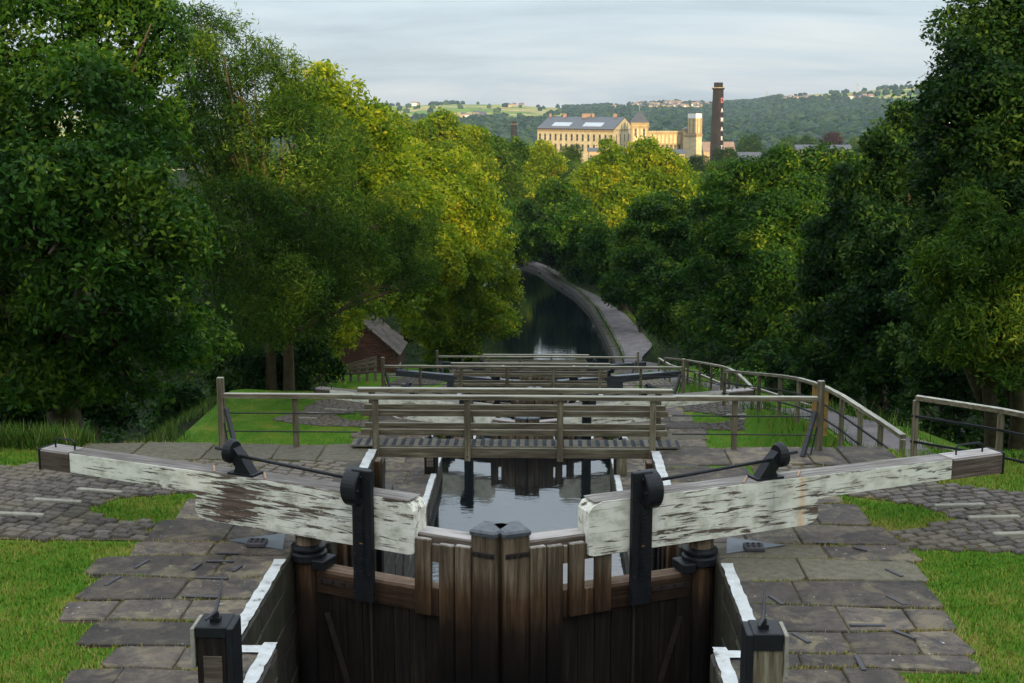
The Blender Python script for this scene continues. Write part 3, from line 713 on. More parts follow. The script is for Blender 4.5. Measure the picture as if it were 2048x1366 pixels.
LL = {1: ('white', 'badly peeling white balance beam and gate leaf, nearest on the left', 'white balance beam and gate leaf nearest right, with orange rust streak'),
      2: ('far', 'cream balance beam and gate leaf beyond the nearest footbridge, on the left side', 'cream balance beam and gate leaf beyond the nearest footbridge, on the right side'),
      3: ('black', 'black balance beam and gate leaf beside the second footbridge, on the brick hut side', 'black balance beam and gate leaf beside the second footbridge, on the curved handrail side'),
      4: ('black', 'farthest dark balance beam and gate leaf, on the hut side', 'farthest dark balance beam and gate leaf, on the towpath side')}
for k, (st_, la, lb) in LL.items():
    make_leaf(-1, st_, k == 1, la, loc(k)); make_leaf(1, st_, k == 1, lb, loc(k))

# anchor ironwork on the coping beside each near heel post
for s_, lab in ((-1, 'iron anchor plate and strap fixing the left near gate collar to the flags'), (1, 'iron anchor plate and strap fixing the right near gate collar to the flags')):
    r_ = thing('gate_anchor', lab, 'anchor plate', (s_ * 2.75, 15.75, 0), 0, 'gate anchors')
    MB().poly([(s_ * .05, -.1, .012), (s_ * .85, .25, .012), (s_ * .15, .55, .012), (s_ * .05, -.1, .0), (s_ * .85, .25, .0), (s_ * .15, .55, .0)], [(0, 1, 2), (0, 3, 4, 1), (1, 4, 5, 2), (2, 5, 3, 0)]).build('triangular_plate', M['plate'], r_)
    b = MB(); b.box(min(s_ * .3, s_ * .55), max(s_ * .3, s_ * .55), -.02, .2, .013, .06, bev=.01)
    for i in range(3):
        for j in range(2): b.tube([(s_ * (.35 + i * .07), .04 + j * .09, .06), (s_ * (.35 + i * .07), .04 + j * .09, .08)], .018, 6)
    b.build('bolted_block', M['rope'], r_)

# ------------------------------------------------------------------ footbridges with side rails
def make_bridge(k, lab, first):
    y0, y1 = YG + 6.27 + (k - 1) * L, YG + 6.27 + (k - 1) * L + .68; z = -(k - 1) * H
    r_ = thing('footbridge', lab, 'footbridge', (0, y0, z), 0, 'footbridges over the lock')
    wx, wz = M['woodx'], M['woodz']
    for yy, nm in ((0, 'near'), (.40, 'far')):
        MB().box(-2.33, 2.33, yy, yy + .08, -.13, .035, bev=.008).build('bridge_beam', wx, r_)
    for s_ in (-1, 1):
        MB().box(*sorted((s_ * 2.335, s_ * 2.72)), .04, .47, -.14, .0, bev=.01).build('end_block', wx, r_)
    x = -2.70; n = 0
    if first:
        while x < 2.68:
            MB().box(x, x + .143, .03, .48, .038, .066, bev=.004).build('deck_board', M['deck'], r_)
            MB().box(x + .085, x + .143, .04, .47, .067, .071).build('grip_strip', M['grip'], r_); x += .147
    else:
        m_ = MB(); g_ = MB()
        while x < 2.68: m_.box(x, x + .14, .03, .48, .038, .066); g_.box(x + .08, x + .14, .04, .47, .067, .071); x += .147
        m_.build('deck_boards', M['deck'], r_)['kind'] = 'stuff'; g_.build('grip_strips', M['grip'], r_)['kind'] = 'stuff'
    for yy in (-.07, .49):
        for xx in (-2.27, -.76, .76, 2.27):
            o_ = .13 if yy > 0 else 0
            p = MB().box(xx - .05 + (o_ * (1 if xx > 0 else -1) if abs(xx) > 2 else 0), xx + .05 + (o_ * (1 if xx > 0 else -1) if abs(xx) > 2 else 0), yy, yy + .07, -.17 if yy < 0 else -.1, .86, bev=.008).build('rail_post', wz, r_)
            if first and yy < 0: MB().tube([(xx, yy - .012, -.09), (xx, yy + .001, -.09)], .018, 8).build('bolt_head', M['rope'], p)
        MB().box(-2.64, 2.64, yy - .03, yy + .10, .862, .93, bev=.012).build('top_rail', wx, r_)
        for zz in (.3, .62):
            q_ = yy + .071 if yy < 0 else yy - .041
            for a, b in ((-2.52, 2.52),): MB().box(a, b, q_, q_ + .04, zz - .055, zz + .045, bev=.008).build('middle_rail', wx, r_)
    for xx in (-1.62, 1.62):     # trestle posts below
        MB().box(xx - .07, xx + .07, .1, .25, -.5, -.132, bev=.01).build('trestle_post', wz, r_) if False else None
    return r_
BLAB = {1: 'nearest timber footbridge across the lock with striped deck boards', 2: 'second timber footbridge, seen just above the nearest bridge rail', 3: 'farthest small timber footbridge in front of the dark canal'}
for k in (1, 2, 3): make_bridge(k, BLAB[k], k == 1)
def wing(k, s_, lab):
    y0 = YG + 6.3 + (k - 1) * L; z = -(k - 1) * H
    r_ = thing('guard_rail', lab, 'railing', (0, y0, z), 0, 'guard rails beside the footbridges')
    wx, wz = M['woodx'], M['woodz']; e_ = 4.86 if s_ < 0 else 5.02
    g = lambda *a: MB().box(*sorted((s_ * a[0], s_ * a[1])), *a[2:], bev=.008)
    g(e_ - .055, e_ + .055, .1, .2, -.05, 1.16).build('end_post', wz, r_)
    g(3.58, 3.67, .1, .17, -.05, .83).build('post', wz, r_)
    g(2.60, e_ - .056, .05, .16, .83, .905).build('top_rail', wx, r_)
    for zz in (.26, .57): MB().tube([(s_ * 2.6, .1, zz), (s_ * (e_ - .06), .1, zz)], .011, 6).build('iron_rod_rail', M['black'], r_)
    MB().bar((s_ * (e_ - .1), .05, .66), (s_ * (e_ - .36), -.35, .0), .06, .09).build('raking_strut', M['blackwood'], r_)
    MB().bar((s_ * (e_ - .07), .0, .42), (s_ * (e_ - .2), -.2, .0), .02, .02).build('stay_rod', M['black'], r_)
for k in (1, 2, 3):
    wing(k, -1, ['', 'timber guard rail with two thin iron rods left of the nearest footbridge', 'timber guard rail left of the second footbridge, in front of the brick hut', 'timber guard rail left of the farthest footbridge, below the bushes'][k])
    wing(k, 1, ['', 'timber guard rail with two thin iron rods right of the nearest footbridge', 'timber guard rail right of the second footbridge, over a black beam', 'timber guard rail right of the farthest footbridge, at the pale towpath'][k])

# ------------------------------------------------------------------ handrail fences along the towpath
def fence(pts, lab, hgt=.95, yellow=(), mids=(.38, .68), two_piece=False, light=()):
    p0 = pts[0]; r_ = thing('handrail_fence', lab, 'fence', (p0.x, p0.y, p0.z - hgt), 0, 'fences along the towpath')
    O = Vector((p0.x, p0.y, p0.z - hgt))
    for i, p in enumerate(pts):
        q_ = p - O
        MB().box(q_.x - .045, q_.x + .045, q_.y - .045, q_.y + .045, q_.z - hgt - .1, q_.z - .045, bev=.008).build('post', M['orange'] if i in yellow else M['woodz'], r_)
    for i in range(len(pts) - 1):
        a, b = pts[i] - O, pts[i + 1] - O
        MB().bar(a, b, .11, .07).build('top_rail', M['woody'], r_)
        for m_ in mids:
            MB().bar(a - Vector((.06, 0, m_)), b - Vector((.06, 0, m_)), .03, .035).build('lower_rail', M['black'], r_)
    return r_
F2 = [(1806, 873), (1762, 843), (1722, 817), (1685, 793), (1653, 776), (1630, 767), (1598, 758), (1561, 752), (1519, 748), (1450, 742)]
F2y = [21.6, 23.0, 24.4, 25.9, 27.4, 28.8, 30.4, 32.2, 34.4, 37.8]
fence([un(*p, y=yy) for p, yy in zip(F2, F2y)], 'curving timber handrail with two yellow posts, beside the path just past the nearest lawn', yellow=(4, 5), mids=(.35, .66))
F1 = [(1506, 777), (1475, 747), (1459, 738), (1444, 733), (1423, 729), (1400, 725), (1376, 721), (1330, 716)]
F1y = [41.5, 43.4, 45.3, 47.4, 49.4, 51.6, 54.0, 60.5]
fence([un(*p, y=yy) for p, yy in zip(F1, F1y)], 'pale curving handrail farther down, ending where the pale towpath comes into view', mids=(.4, .7))
Fb = [(1921, 908), (1848, 886), (1793, 870), (1720, 844), (1665, 826), (1603, 806), (1508, 775)]
fence([un(*p, x=8.45) for p in Fb], 'low plank fence on the far side of the sloping path, edging the dark lawn', hgt=.75, mids=(.42,))
Fc = [(1450, 770), (1390, 745), (1340, 730), (1318, 717)]
fence([un(*p, y=yy) for p, yy in zip(Fc, (50, 56, 62, 66))], 'faint low fence behind the pale curving handrail', hgt=.8, mids=(.42,))
p_ = [un(1833, 795, y=20.55), un(2003, 821, y=19.75), un(2110, 842, y=19.1)]
fence(p_, 'two-post timber fence with black rails at the right edge, behind the balance beam end', hgt=1.05, mids=(.3, .72))

# ------------------------------------------------------------------ ground paddle stands near the camera and beside the second gate
def paddle_stand(x, y, z, s_, lab, sc=1.0):
    r_ = thing('ground_paddle_stand', lab, 'paddle gear', (x, y, z), 0, 'ground paddle stands'); r_.scale = (sc, sc, sc)
    MB().box(-.15, .12, -.14, .18, -.02, .80, bev=.012).build('timber_post', M['darkwood'], r_) if s_ < 0 else MB().box(-.10, .17, -.14, .18, -.02, .80, bev=.012).build('timber_post', M['woodz'], r_)
    MB().box(*sorted((-s_ * .121 if s_ < 0 else -.101, -s_ * .185 if s_ < 0 else -.165)), -.145, .19, -.02, .885, bev=.008).build('side_plate', M['black'], r_)
    MB().box(-.16, .13, -.15, .19, .802, .90, bev=.01).build('cap', M['black'], r_) if s_ < 0 else MB().box(-.11, .16, -.15, .19, .74, .90, bev=.01).build('cap', M['black'], r_)
    MB().box(*((-.2, -.163, -.15, .19, .5, .885) if s_ < 0 else (.172, .21, -.15, .19, .5, .885)), bev=.006).build('edge_board', M['lightrib'], r_)
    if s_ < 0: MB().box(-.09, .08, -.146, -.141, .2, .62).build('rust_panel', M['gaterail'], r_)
    b = MB(); b.tube([(0, 0, .9), (0, 0, .99)], [.04, .03], 8); b.box(-.045, .045, -.04, .04, .9, .94); b.build('spindle_boss', M['black'], r_)
    MB().tube([(-.06, -.12, .96), (0, 0, .99), (.02, .1, 1.1), (.03, .16, 1.24)], [.014, .02, .017, .010], 6).build('key_handle', M['rope'], r_, smooth=True)
paddle_stand(-2.47, 11.12, 0, -1, 'black and timber paddle post at the bottom left corner of the lock, with iron key')
paddle_stand(2.49, 11.1, 0, 1, 'black-capped timber paddle post at the bottom right of the lock, with iron key')
for k, nm in ((2, 'second'), (3, 'third')):
    paddle_stand(-2.42, 11.12 + (k - 1) * L, -(k - 1) * H, -1, f'small paddle post left of the water before the {nm} gate', 1)
    paddle_stand(2.42, 11.12 + (k - 1) * L, -(k - 1) * H, 1, f'small paddle post right of the water before the {nm} gate', 1)
# timber fenders on the tail walls just below the first gate
for s_, nm in ((-1, 'left'), (1, 'right')):
    r_ = thing('timber_fender', f'upright rubbing timbers on the {nm} tail wall below the near gate', 'fender', (s_ * 2.2, 17.6, 0), 0, 'tail wall fenders')
    for i, (yy, h_) in enumerate(((-1.2, .02), (-.55, -.05), (.1, .0), (1.0, .03), (2.6, -.02))):
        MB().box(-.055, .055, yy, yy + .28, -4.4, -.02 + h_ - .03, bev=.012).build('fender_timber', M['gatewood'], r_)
# ------------------------------------------------------------------ brick hut, with its timber ramp
def brick_hut():
    YH = 70.0; zb = -10.7
    A = un(650, 706, y=YH); B = un(792, 707, y=YH); T = un(721, 643, y=YH)
    x0, x1, zt, za, dep = A.x, B.x, B.z, T.z, 3.6; xa = (x0 + x1) / 2
    r_ = thing('brick_hut', 'small red brick hut with a stone slate roof under the left trees', 'hut', (xa, YH, zb))
    x0 -= xa; x1 -= xa; zt -= zb; za -= zb
    fn = lambda u, v, s: (u, .05 if not s else .3, v)
    m_ = MB(); pf = [(x0 + .02, 0), (x1 - .02, 0), (x1 - .02, zt), (0, za), (x0 + .02, zt)]
    m_.prism(pf, fn); m_.prism(pf, lambda u, v, s: (u, dep - .3 if not s else dep, v)); m_.box(x1 - .3, x1 - .02, .3, dep - .3, 0, zt); m_.box(x0 + .02, x0 + .3, .3, dep - .3, 0, zt)
    wall = m_.build('wall', M['mortar'], r_)
    me = [MB().box(0, .215, 0, .05, 0, .062).build('brick', M['brick'], wall)]
    n = 0; z = zt - 1.4; rest = MB(); items = []
    row = 0; z = .8
    while z < za:
        half = (x1 if z < zt else x1 * (za - z) / (za - zt)) - .03
        x = -half + (.11 if row % 2 else 0)
        while x < half - .12:
            items.append((x, z)); x += .228
        z += .076; row += 1
    items = [t for t in items]
    items.sort(key=lambda t: -(t[0] + t[1] * .5))
    for i, (x, z) in enumerate(items):
        if i < 280:
            o = me[0] if i == 0 else me[0].copy()
            if i: C.objects.link(o)
            o.location = (x, -.0 + rnd.uniform(0, .008), z)
        else: rest.box(x, x + .215, .0, .05, z, z + .062)
    z = .8; row = 0
    while z < zt - .05:
        y = .02 + (.11 if row % 2 else 0)
        while y < dep - .2:
            if not (.95 < y < 1.85 and z < 2.2): rest.box(x1 - .03, x1 + .012, y, y + .215, z, z + .062)
            y += .228
        z += .076; row += 1
    rest.build('brickwork', M['brick'], wall)['kind'] = 'stuff'
    d_ = MB().box(x1 - .03, x1 + .02, 1.1, 1.9, .1, 2.15, bev=.01).build('door', M['door'], r_)
    MB().box(x1 - .03, x1 + .05, .98, 2.02, 2.16, 2.3).build('lintel', M['lightrib'], r_)
    rf = MB(); sl_ = Vector((x1, 0, zt - za)).normalized(); nrm = Vector((-sl_.z, 0, sl_.x))
    rf.hexa([(0, -.12, za - .0), (x1 + .2, -.12, zt - .12), (x1 + .2, dep + .1, zt - .12), (0, dep + .1, za), (0, -.12, za + .05), (x1 + .2, -.12, zt - .07), (x1 + .2, dep + .1, zt - .07), (0, dep + .1, za + .05)])
    rf.hexa([(x0 - .2, -.12, zt - .12), (0, -.12, za), (0, dep + .1, za), (x0 - .2, dep + .1, zt - .12), (x0 - .2, -.12, zt - .07), (0, -.12, za + .05), (0, dep + .1, za + .05), (x0 - .2, dep + .1, zt - .07)])
    roof = rf.build('roof', M['mortar'], r_)
    ln = Vector((x1 + .2, 0, zt - .12 - za)).length
    for sg in (1, -1):
        d = Vector((sg * (x1 + .2), 0, zt - .12 - za)).normalized(); up_ = Vector((d.z * -sg, 0, d.x * sg))
        if up_.z < 0: up_ = -up_
        c = 0; t = ln + .03
        while t > .1:
            y = -.18
            while y < dep + .1:
                wd = rnd.uniform(.38, .62); a = Vector((0, 0, za + .05)) + d * t; b = Vector((0, 0, za + .05)) + d * (t - .42)
                h1, h0 = .055 + rnd.uniform(0, .012), .012
                MB().hexa([(*(a.x, y, a.z),), (a.x, y + wd - .02, a.z), (b.x, y + wd - .02, b.z), (b.x, y, b.z)] + [tuple(v) for v in (Vector((a.x, y, a.z)) + up_ * h1, Vector((a.x, y + wd - .02, a.z)) + up_ * h1, Vector((b.x, y + wd - .02, b.z)) + up_ * (h0 + .02), Vector((b.x, y, b.z)) + up_ * (h0 + .02))]).build('stone_slate', M['slate'], roof)
                y += wd
            t -= .34; c += 1
    MB().box(-.12, .12, -.15, dep + .12, za + .06, za + .2, bev=.03).build('ridge_stone', M['slate'], roof)
brick_hut()
r_ = thing('timber_ramp_side', 'pale timber sloping panel with posts in front of the brick hut', 'timber ramp', tuple(un(700, 752, y=61)), 0)
O = Vector(r_.location)
a, b = un(652, 742, y=61), un(750, 714, y=61)
zb = un(700, 755, y=61).z
for i in range(7):
    t = i / 6; p = a.lerp(b, t) - O
    MB().box(p.x - .06, p.x + .06, -.06, .06, zb - O.z - .8, p.z, bev=.01).build('post', M['woodz'], r_)
for d_ in (.0, .18, .42, .7):
    MB().bar(a - O - Vector((.1, .08, d_ * .3)), b - O + Vector((.1, -.08, -d_)), .04, .12).build('plank', M['woodx'], r_)
# low dry stone wall at the right edge of the lower lawn
r_ = thing('dry_stone_wall', 'low dark dry stone wall beyond the lower lawn on the right', 'stone wall', (15.5, 46, ground(15.5, 46)))
st = MB(); p0, p1 = Vector((15.5, 46)), Vector((13.4, 30)); dd = (p1 - p0).normalized(); nn = Vector((-dd.y, dd.x))
for i in range(22):
    for c in range(4):
        q = p0 + dd * (i * .44 + (.2 if c % 2 else 0)); e = q + dd * .42; dz = ground(q.x, q.y) - r_.location.z - .1; w_ = .18 + rnd.uniform(-.03, .03)
        A_ = [(v.x - 15.5, v.y - 46) for v in (q - nn * w_, e - nn * w_, e + nn * .2, q + nn * .2)]
        st.hexa([(*v, dz + c * .2) for v in A_] + [(*v, dz + c * .2 + .185) for v in A_])
st.build('wall_stones', M['wall'], r_)['kind'] = 'stuff'

# ------------------------------------------------------------------ the mill, chimneys and buildings in the valley
def windows(root, P0, P1, zs, n, w_, h_, inset, out, fr=None, arch=True):
    """row of windows on the wall plane from P0 to P1 (xy), out = outward normal"""
    d = (P1 - P0); ln = d.length; d = d / ln
    for z in zs:
        for i in range(n):
            c = P0 + d * (ln * (i + .5) / n)
            a = c - d * w_ / 2; b = c + d * w_ / 2
            def box(a, b, z0, z1, o0, o1): return [(*(a + out * o0), z0), (*(b + out * o0), z0), (*(b + out * o1), z0), (*(a + out * o1), z0), (*(a + out * o0), z1), (*(b + out * o0), z1), (*(b + out * o1), z1), (*(a + out * o1), z1)]
            o = MB().hexa(box(a, b, z, z + h_, -.05, .06)).build('window', M['pane'], root)
            MB().hexa(box(a - d * .2, b + d * .2, z - .3, z - .02, 0, .25)).build('sill', M['millband'], o)
            MB().hexa(box(a - d * .15, b + d * .15, z + h_ + .02, z + h_ + .45, 0, .15)).build('lintel', M['millband'], o)
            MB().hexa(box(a, b, z + h_ * .5 - .08, z + h_ * .5 + .08, .062, .11)).build('glazing_bar', M['millband'], o)
D0 = 650.0
def fp(px, py, y=D0): return un(px, py, y=y)
def build_mill():
    A = fp(1075, 259, 700); B = fp(1229, 257, D0); Cc = fp(1268, 257, 690)
    zb = -26.0; ze = B.z
    r_ = thing('stone_mill', 'long honey-coloured stone mill with slate roof and rows of windows', 'mill', (A.x, A.y, zb))
    O = Vector((A.x, A.y, zb))
    a = Vector((0, 0)); b = Vector((B.x - A.x, B.y - A.y)); ln = (b - a).length; d = (b - a) / ln
    # gable wall perpendicular-ish
    c = Vector((Cc.x - A.x, Cc.y - A.y)); g = c - b; e_ = a + g
    h = ze - zb; rz = fp(1249, 234, 668).z - zb
    m_ = MB(); m_.hexa([(*a, 0), (*b, 0), (*c, 0), (*e_, 0), (*a, h), (*b, h), (*c, h), (*e_, h)])
    r0 = a + g / 2; r1 = b + g / 2
    m_.poly([(*b, h), (*c, h), (*r1, rz - .2)], [(0, 1, 2)]); m_.poly([(*a, h), (*e_, h), (*r0, rz - .2)], [(0, 2, 1)])
    m_.build('wall', M['mill'], r_)
    n2 = Vector((d.y, -d.x)); gn = g.normalized()
    out = n2 if n2.y < 0 else -n2
    ov = -gn * 1.0
    rf = MB(); i0, i1 = r0 - d * .1, r1 + d * .1
    for s_, p0, p1 in ((1, a + ov, b + ov), (-1, e_ - ov, c - ov)):
        rf.poly([(*p0, h - .3), (*p1, h - .3), (*i1, rz), (*i0, rz), (*p0, h - .8), (*p1, h - .8), (*i1, rz - .5), (*i0, rz - .5)], [(0, 1, 2, 3), (0, 4, 5, 1), (1, 5, 6, 2), (0, 3, 7, 4)])
    roof = rf.build('roof', M['millroof'], r_)
    for t0, t1 in ((.17, .41), (.58, .82)):      # two roof lights
        q_ = lambda t, s: Vector((*(a + ov + d * ln * t).lerp(r0 + d * ln * t, s), h - .3 + (rz - h + .3) * s + .25))
        m2 = MB(); vs = [q_(t0, .18), q_(t1, .18), q_(t1, .48), q_(t0, .48)]; m2.hexa([v - Vector((0, 0, .3)) for v in vs] + vs).build('roof_light', M['glassroof'], roof)
    for t, w_ in ((.02, 2), (.22, 3), (.52, 8), (.6, 2), (.88, 3)):
        c_ = r0 + d * ln * t; MB().box(c_.x - w_ / 3, c_.x + w_ / 3, c_.y - 1, c_.y + 1, rz - .6, rz + 1.7).build('roof_chimney', M['redroof'], roof)
    # eaves cornice with brackets
    cb_ = MB(); 
    for i in range(46):
        p = a + d * ln * (i + .5) / 46; q_ = p + out * .6
        cb_.hexa([(*(p - d * .25), h - 1.7), (*(p + d * .25), h - 1.7), (*(q_ + d * .25), h - 1.7), (*(q_ - d * .25), h - 1.7), (*(p - d * .25), h - .8), (*(p + d * .25), h - .8), (*(q_ + d * .25), h - .8), (*(q_ - d * .25), h - .8)])
    cb_.build('eaves_brackets', M['millband'], r_)
    row1 = fp(1150, 281, 675).z - zb; row2 = row1 - (row1 - (fp(1150, 301, 675).z - zb))
    windows(r_, a, b, (row2, row1), 14, 1.5, 3.0, 0, out)
    gout = d
    windows(r_, b, c, (row2, row1), 5, 1.2, 3.0, 0, gout); windows(r_, b + g * .28, b + g * .72, (row1 + 5.2,), 3, 1.0, 3.2, 0, gout)
    MB().hexa([(*(b + g * .05 + gout * 0), h - .9), (*(b + g * .95), h - .9), (*(b + g * .95 + gout * .3), h - .9), (*(b + g * .05 + gout * .3), h - .9), (*(b + g * .05), h - .5), (*(b + g * .95), h - .5), (*(b + g * .95 + gout * .3), h - .5), (*(b + g * .05 + gout * .3), h - .5)]).build('string_course', M['millband'], r_)
build_mill()
def piers(root, x0, x1, z0, z1, n, w_, y=-.35, nm='pilaster', mt='millband'):
    for i in range(n):
        x = x0 + (x1 - x0) * i / (n - 1); MB().box(x - w_, x + w_, y, -.003, z0, z1).build(nm, M[mt], root)
def box_building(name, cat, lab, px0, px1, pyt, y, dep, wm='mill', flat=True, rz=0.0, wins=None, pyr=None, roofm='millroof', base=-26.0, group=None, pid=None, grow=None):
    a = fp(px0, pyt, y); b = fp(px1, pyt, y); zt = a.z - base; w_ = b.x - a.x
    r_ = thing(name, lab, cat, ((a.x + b.x) / 2, y, base), rz, group); x = w_ / 2
    MB().box(-x, x, 0, dep, 0, zt).build('wall', M[wm], r_)
    if flat: MB().box(-x - .3, x + .3, -.3, dep + .3, zt - 1.2, zt + .003, bev=.1).build('parapet', M['millband' if wm == 'mill' else wm], r_)
    if pyr is not None:
        za = fp((px0 + px1) / 2, pyr, y).z - base; m_ = MB()
        m_.poly([(-x - .5, -.5, zt + .02), (x + .5, -.5, zt + .02), (x + .5, dep + .5, zt + .02), (-x - .5, dep + .5, zt + .02), (0, dep / 2, za)], [(0, 1, 4), (1, 2, 4), (2, 3, 4), (3, 0, 4), (3, 2, 1, 0)]).build('roof', M[roofm], r_)
    if grow is not None:     # pitched roof, ridge along x
        za = fp((px0 + px1) / 2, grow, y).z - base; m_ = MB()
        m_.poly([(-x - .3, -.4, zt + .02), (x + .3, -.4, zt + .02), (x + .3, dep + .4, zt + .02), (-x - .3, dep + .4, zt + .02), (-x - .3, dep / 2, za), (x + .3, dep / 2, za)], [(0, 1, 5, 4), (2, 3, 4, 5), (1, 2, 5), (3, 0, 4), (3, 2, 1, 0)]).build('roof', M[roofm], r_)
    if wins:
        n, zs, w2, h2 = wins; windows(r_, Vector((-x, 0)), Vector((x, 0)), [zt + z for z in zs], n, w2, h2, 0, Vector((0, -1)))
    DIM[r_.name] = (x, zt); return r_
DIM = {}
t_ = box_building('mill_stair_tower', 'tower', 'square stone tower with a pyramid slate roof at the mill gable', 1263, 1297, 245, 632, 8, wins=(2, (-6.2, -13.5), 1.1, 3.2), pyr=220)
v_ = box_building('mill_wing', 'mill building', 'long flat-topped stone wing right of the pyramid-roofed tower', 1297, 1372, 264, 665, 16, wins=(9, (-9.5,), 1.3, 3.0))
box_building('mill_block', 'mill building', 'stone block with a small hipped turret between the flat wing and the round tower', 1370, 1384, 258, 655, 10, wins=(2, (-5.5,), .8, 2.6), pyr=252)
x, zt = DIM[t_.name]; piers(t_, -x + .4, x - .4, 0, zt + .2, 3, .4)
for z in (zt - 2.2, zt - 9.5, zt - 11): MB().box(-x - .5, x + .5, -.6, .5, z, z + .6).build('string_course', M['millband'], t_)
MB().tube([(0, 4.5, zt + 5), (0, 4.5, zt + 8.5)], .12, 5).build('finial', M['steel'], t_)
x, zt = DIM[v_.name]; piers(v_, -x + .4, x - .4, 0, zt - 1.3, 10, .28)
for i in range(24): MB().box(-x + (i + .2) * 2 * x / 24, -x + (i + .8) * 2 * x / 24, -.3, .1, zt + .01, zt + .6).build('battlement', M['mill'], v_)
MB().box(-x, x, -.5, -.004, zt - 6.2, zt - 5.7).build('string_course', M['millband'], v_)
b_ = fp(1390, 227, 652); bb = -26.0
r_ = thing('round_stone_tower', 'round stone tower with a white band at its top', 'tower', (b_.x, 652, bb))
zt = b_.z - bb; MB().tube([(0, 0, 0), (0, 0, zt - 2.3)], 3.35, 20).build('shaft', M['mill'], r_)
MB().tube([(0, 0, zt - 2.3), (0, 0, zt)], 3.5, 20).build('white_band', M['whitewall'], r_)
MB().tube([(0, 0, zt - 10), (0, 0, zt - 9.4)], 3.55, 20).build('string_course', M['millband'], r_)
g_ = MB()
for i in range(10):
    q = i * .628; g_.box(3.3 * math.cos(q) - .35, 3.3 * math.cos(q) + .35, 3.3 * math.sin(q) - .35, 3.3 * math.sin(q) + .35, 0, zt - 2.4)
g_.build('pilasters', M['millband'], r_)
box_building('mill_gatehouse', 'mill building', 'low stone block below the round tower', 1372, 1404, 268, 648, 12, wins=None)

def chimney(px, pyt, y, w0, w1, lab, letters):
    t = fp(px, pyt, y); base = -26.0; hgt = t.z - base
    r_ = thing('factory_chimney', lab, 'chimney', (t.x, y, base), R(52), 'mill chimneys')
    def oct_(w): return [(-w + .3 * w, -w), (w - .3 * w, -w), (w, -w + .3 * w), (w, w - .3 * w), (w - .3 * w, w), (-w + .3 * w, w), (-w, w - .3 * w), (-w, -w + .3 * w)]
    def frus(a, b, z0, z1, nm, mt): 
        m_ = MB(); p = [(x, yy, z0) for x, yy in oct_(a)] + [(x, yy, z1) for x, yy in oct_(b)]
        m_.poly(p, [tuple(range(7, -1, -1)), tuple(range(8, 16))] + [(i, (i + 1) % 8, 8 + (i + 1) % 8, 8 + i) for i in range(8)]).build(nm, mt, r_)
    k = w1
    frus(w0, w1, 0, hgt * .93, 'shaft', M['chim']); frus(w1, w1 * 1.28, hgt * .925, hgt * .945, 'corbel', M['chim'])
    frus(w1 * 1.3, w1 * 1.3, hgt * .945, hgt * .952, 'cornice', M['stonehouse']); frus(w1 * .85, w1 * .85, hgt * .952, hgt, 'crown', M['chim'])
    if letters:
        for i, ch in enumerate('DAMART'):
            cu = bpy.data.curves.new('letter', 'FONT'); cu.body = ch; cu.size = 2.7 if i else 3.3; cu.align_x = 'CENTER'; cu.extrude = .06; cu.offset = .04
            tmp = bpy.data.objects.new('letter', cu); C.objects.link(tmp); dg = bpy.context.evaluated_depsgraph_get()
            me = bpy.data.meshes.new_from_object(tmp.evaluated_get(dg)); bpy.data.objects.remove(tmp)
            me.materials.clear(); me.materials.append(M['letterred' if i == 0 else 'letter'])
            o = bpy.data.objects.new('letter', me); C.objects.link(o); o.parent = r_
            z = hgt * (.80 - i * .092); wv = w0 + (w1 - w0) * (z / (hgt * .93))
            o.rotation_euler = (R(90), 0, 0); o.location = (0, -wv - .12, z)
chimney(1437, 165, 600, 2.75, 1.95, 'tall black factory chimney with white letters down one side', True)
chimney(1028, 243, 720, 1.9, 1.3, 'small dark chimney left of the mill, above the trees', False)
box_building('stone_hall', 'building', 'brown tiled hall roof with stone gables behind the tall black chimney', 1407, 1470, 303, 680, 14, 'stonehouse', flat=False, grow=284, roofm='redroof')
box_building('terrace_house', 'house', 'grey roofed stone house right of the tall black chimney, half behind trees', 1478, 1525, 322, 560, 12, 'stonehouse', flat=False, grow=305, wins=(5, (-5,), 1.0, 1.8))
box_building('large_villa', 'house', 'wide grey roofed stone villa lit by the sun above golden treetops', 1595, 1705, 303, 600, 12, 'stonehouse', flat=False, grow=290, wins=(9, (-4.6,), 1.0, 2.0))
for px in (1612, 1640, 1690): box_building('gabled_bay', 'house', f'sunlit stone gable standing before the wide grey roofed villa, {"left" if px == 1612 else "middle" if px == 1640 else "right"} of three', px - 6, px + 7, 307, 598, 6, 'stonehouse', flat=False, pyr=298, group='gables of the villa')
box_building('roofed_shed', 'house', 'small grey roofed stone house in front of the mill, among treetops', 1178, 1208, 303, 520, 9, 'stonehouse', flat=False, grow=296, wins=(4, (-3.2,), .9, 1.6))
box_building('roofed_shed', 'house', 'small stone house below the flat-topped mill wing, among treetops', 1345, 1370, 308, 540, 9, 'stonehouse', flat=False, grow=299, wins=(3, (-3.2,), .9, 1.6))

# farm and village houses on the hills
def house_mesh(name, wm, rm):
    m_ = MB(); m_.box(-5, 5, -4, 4, -2, 5, 0); m_.poly([(-5.3, -4.4, 5.02), (5.3, -4.4, 5.02), (5.3, 4.4, 5.02), (-5.3, 4.4, 5.02), (-5.3, 0, 8), (5.3, 0, 8)], [(0, 1, 5, 4), (2, 3, 4, 5), (1, 2, 5), (3, 0, 4), (3, 2, 1, 0)], 1)
    for x in (-3.2, -1, 1.4, 3.4):
        for z in (.8, 3): m_.box(x - .5, x + .5, -4.05, -3.99, z, z + 1.2, 2)
    o = m_.build(name, [M[wm], M[rm], M['pane']]); return o
h1 = house_mesh('hillside_house', 'whitewall', 'redroof'); h2 = house_mesh('hillside_house', 'stonehouse', 'millroof')
spots = []
hr = random.Random(3)
for _ in range(70): spots.append((hr.uniform(1225, 1420), hr.uniform(209, 219)))
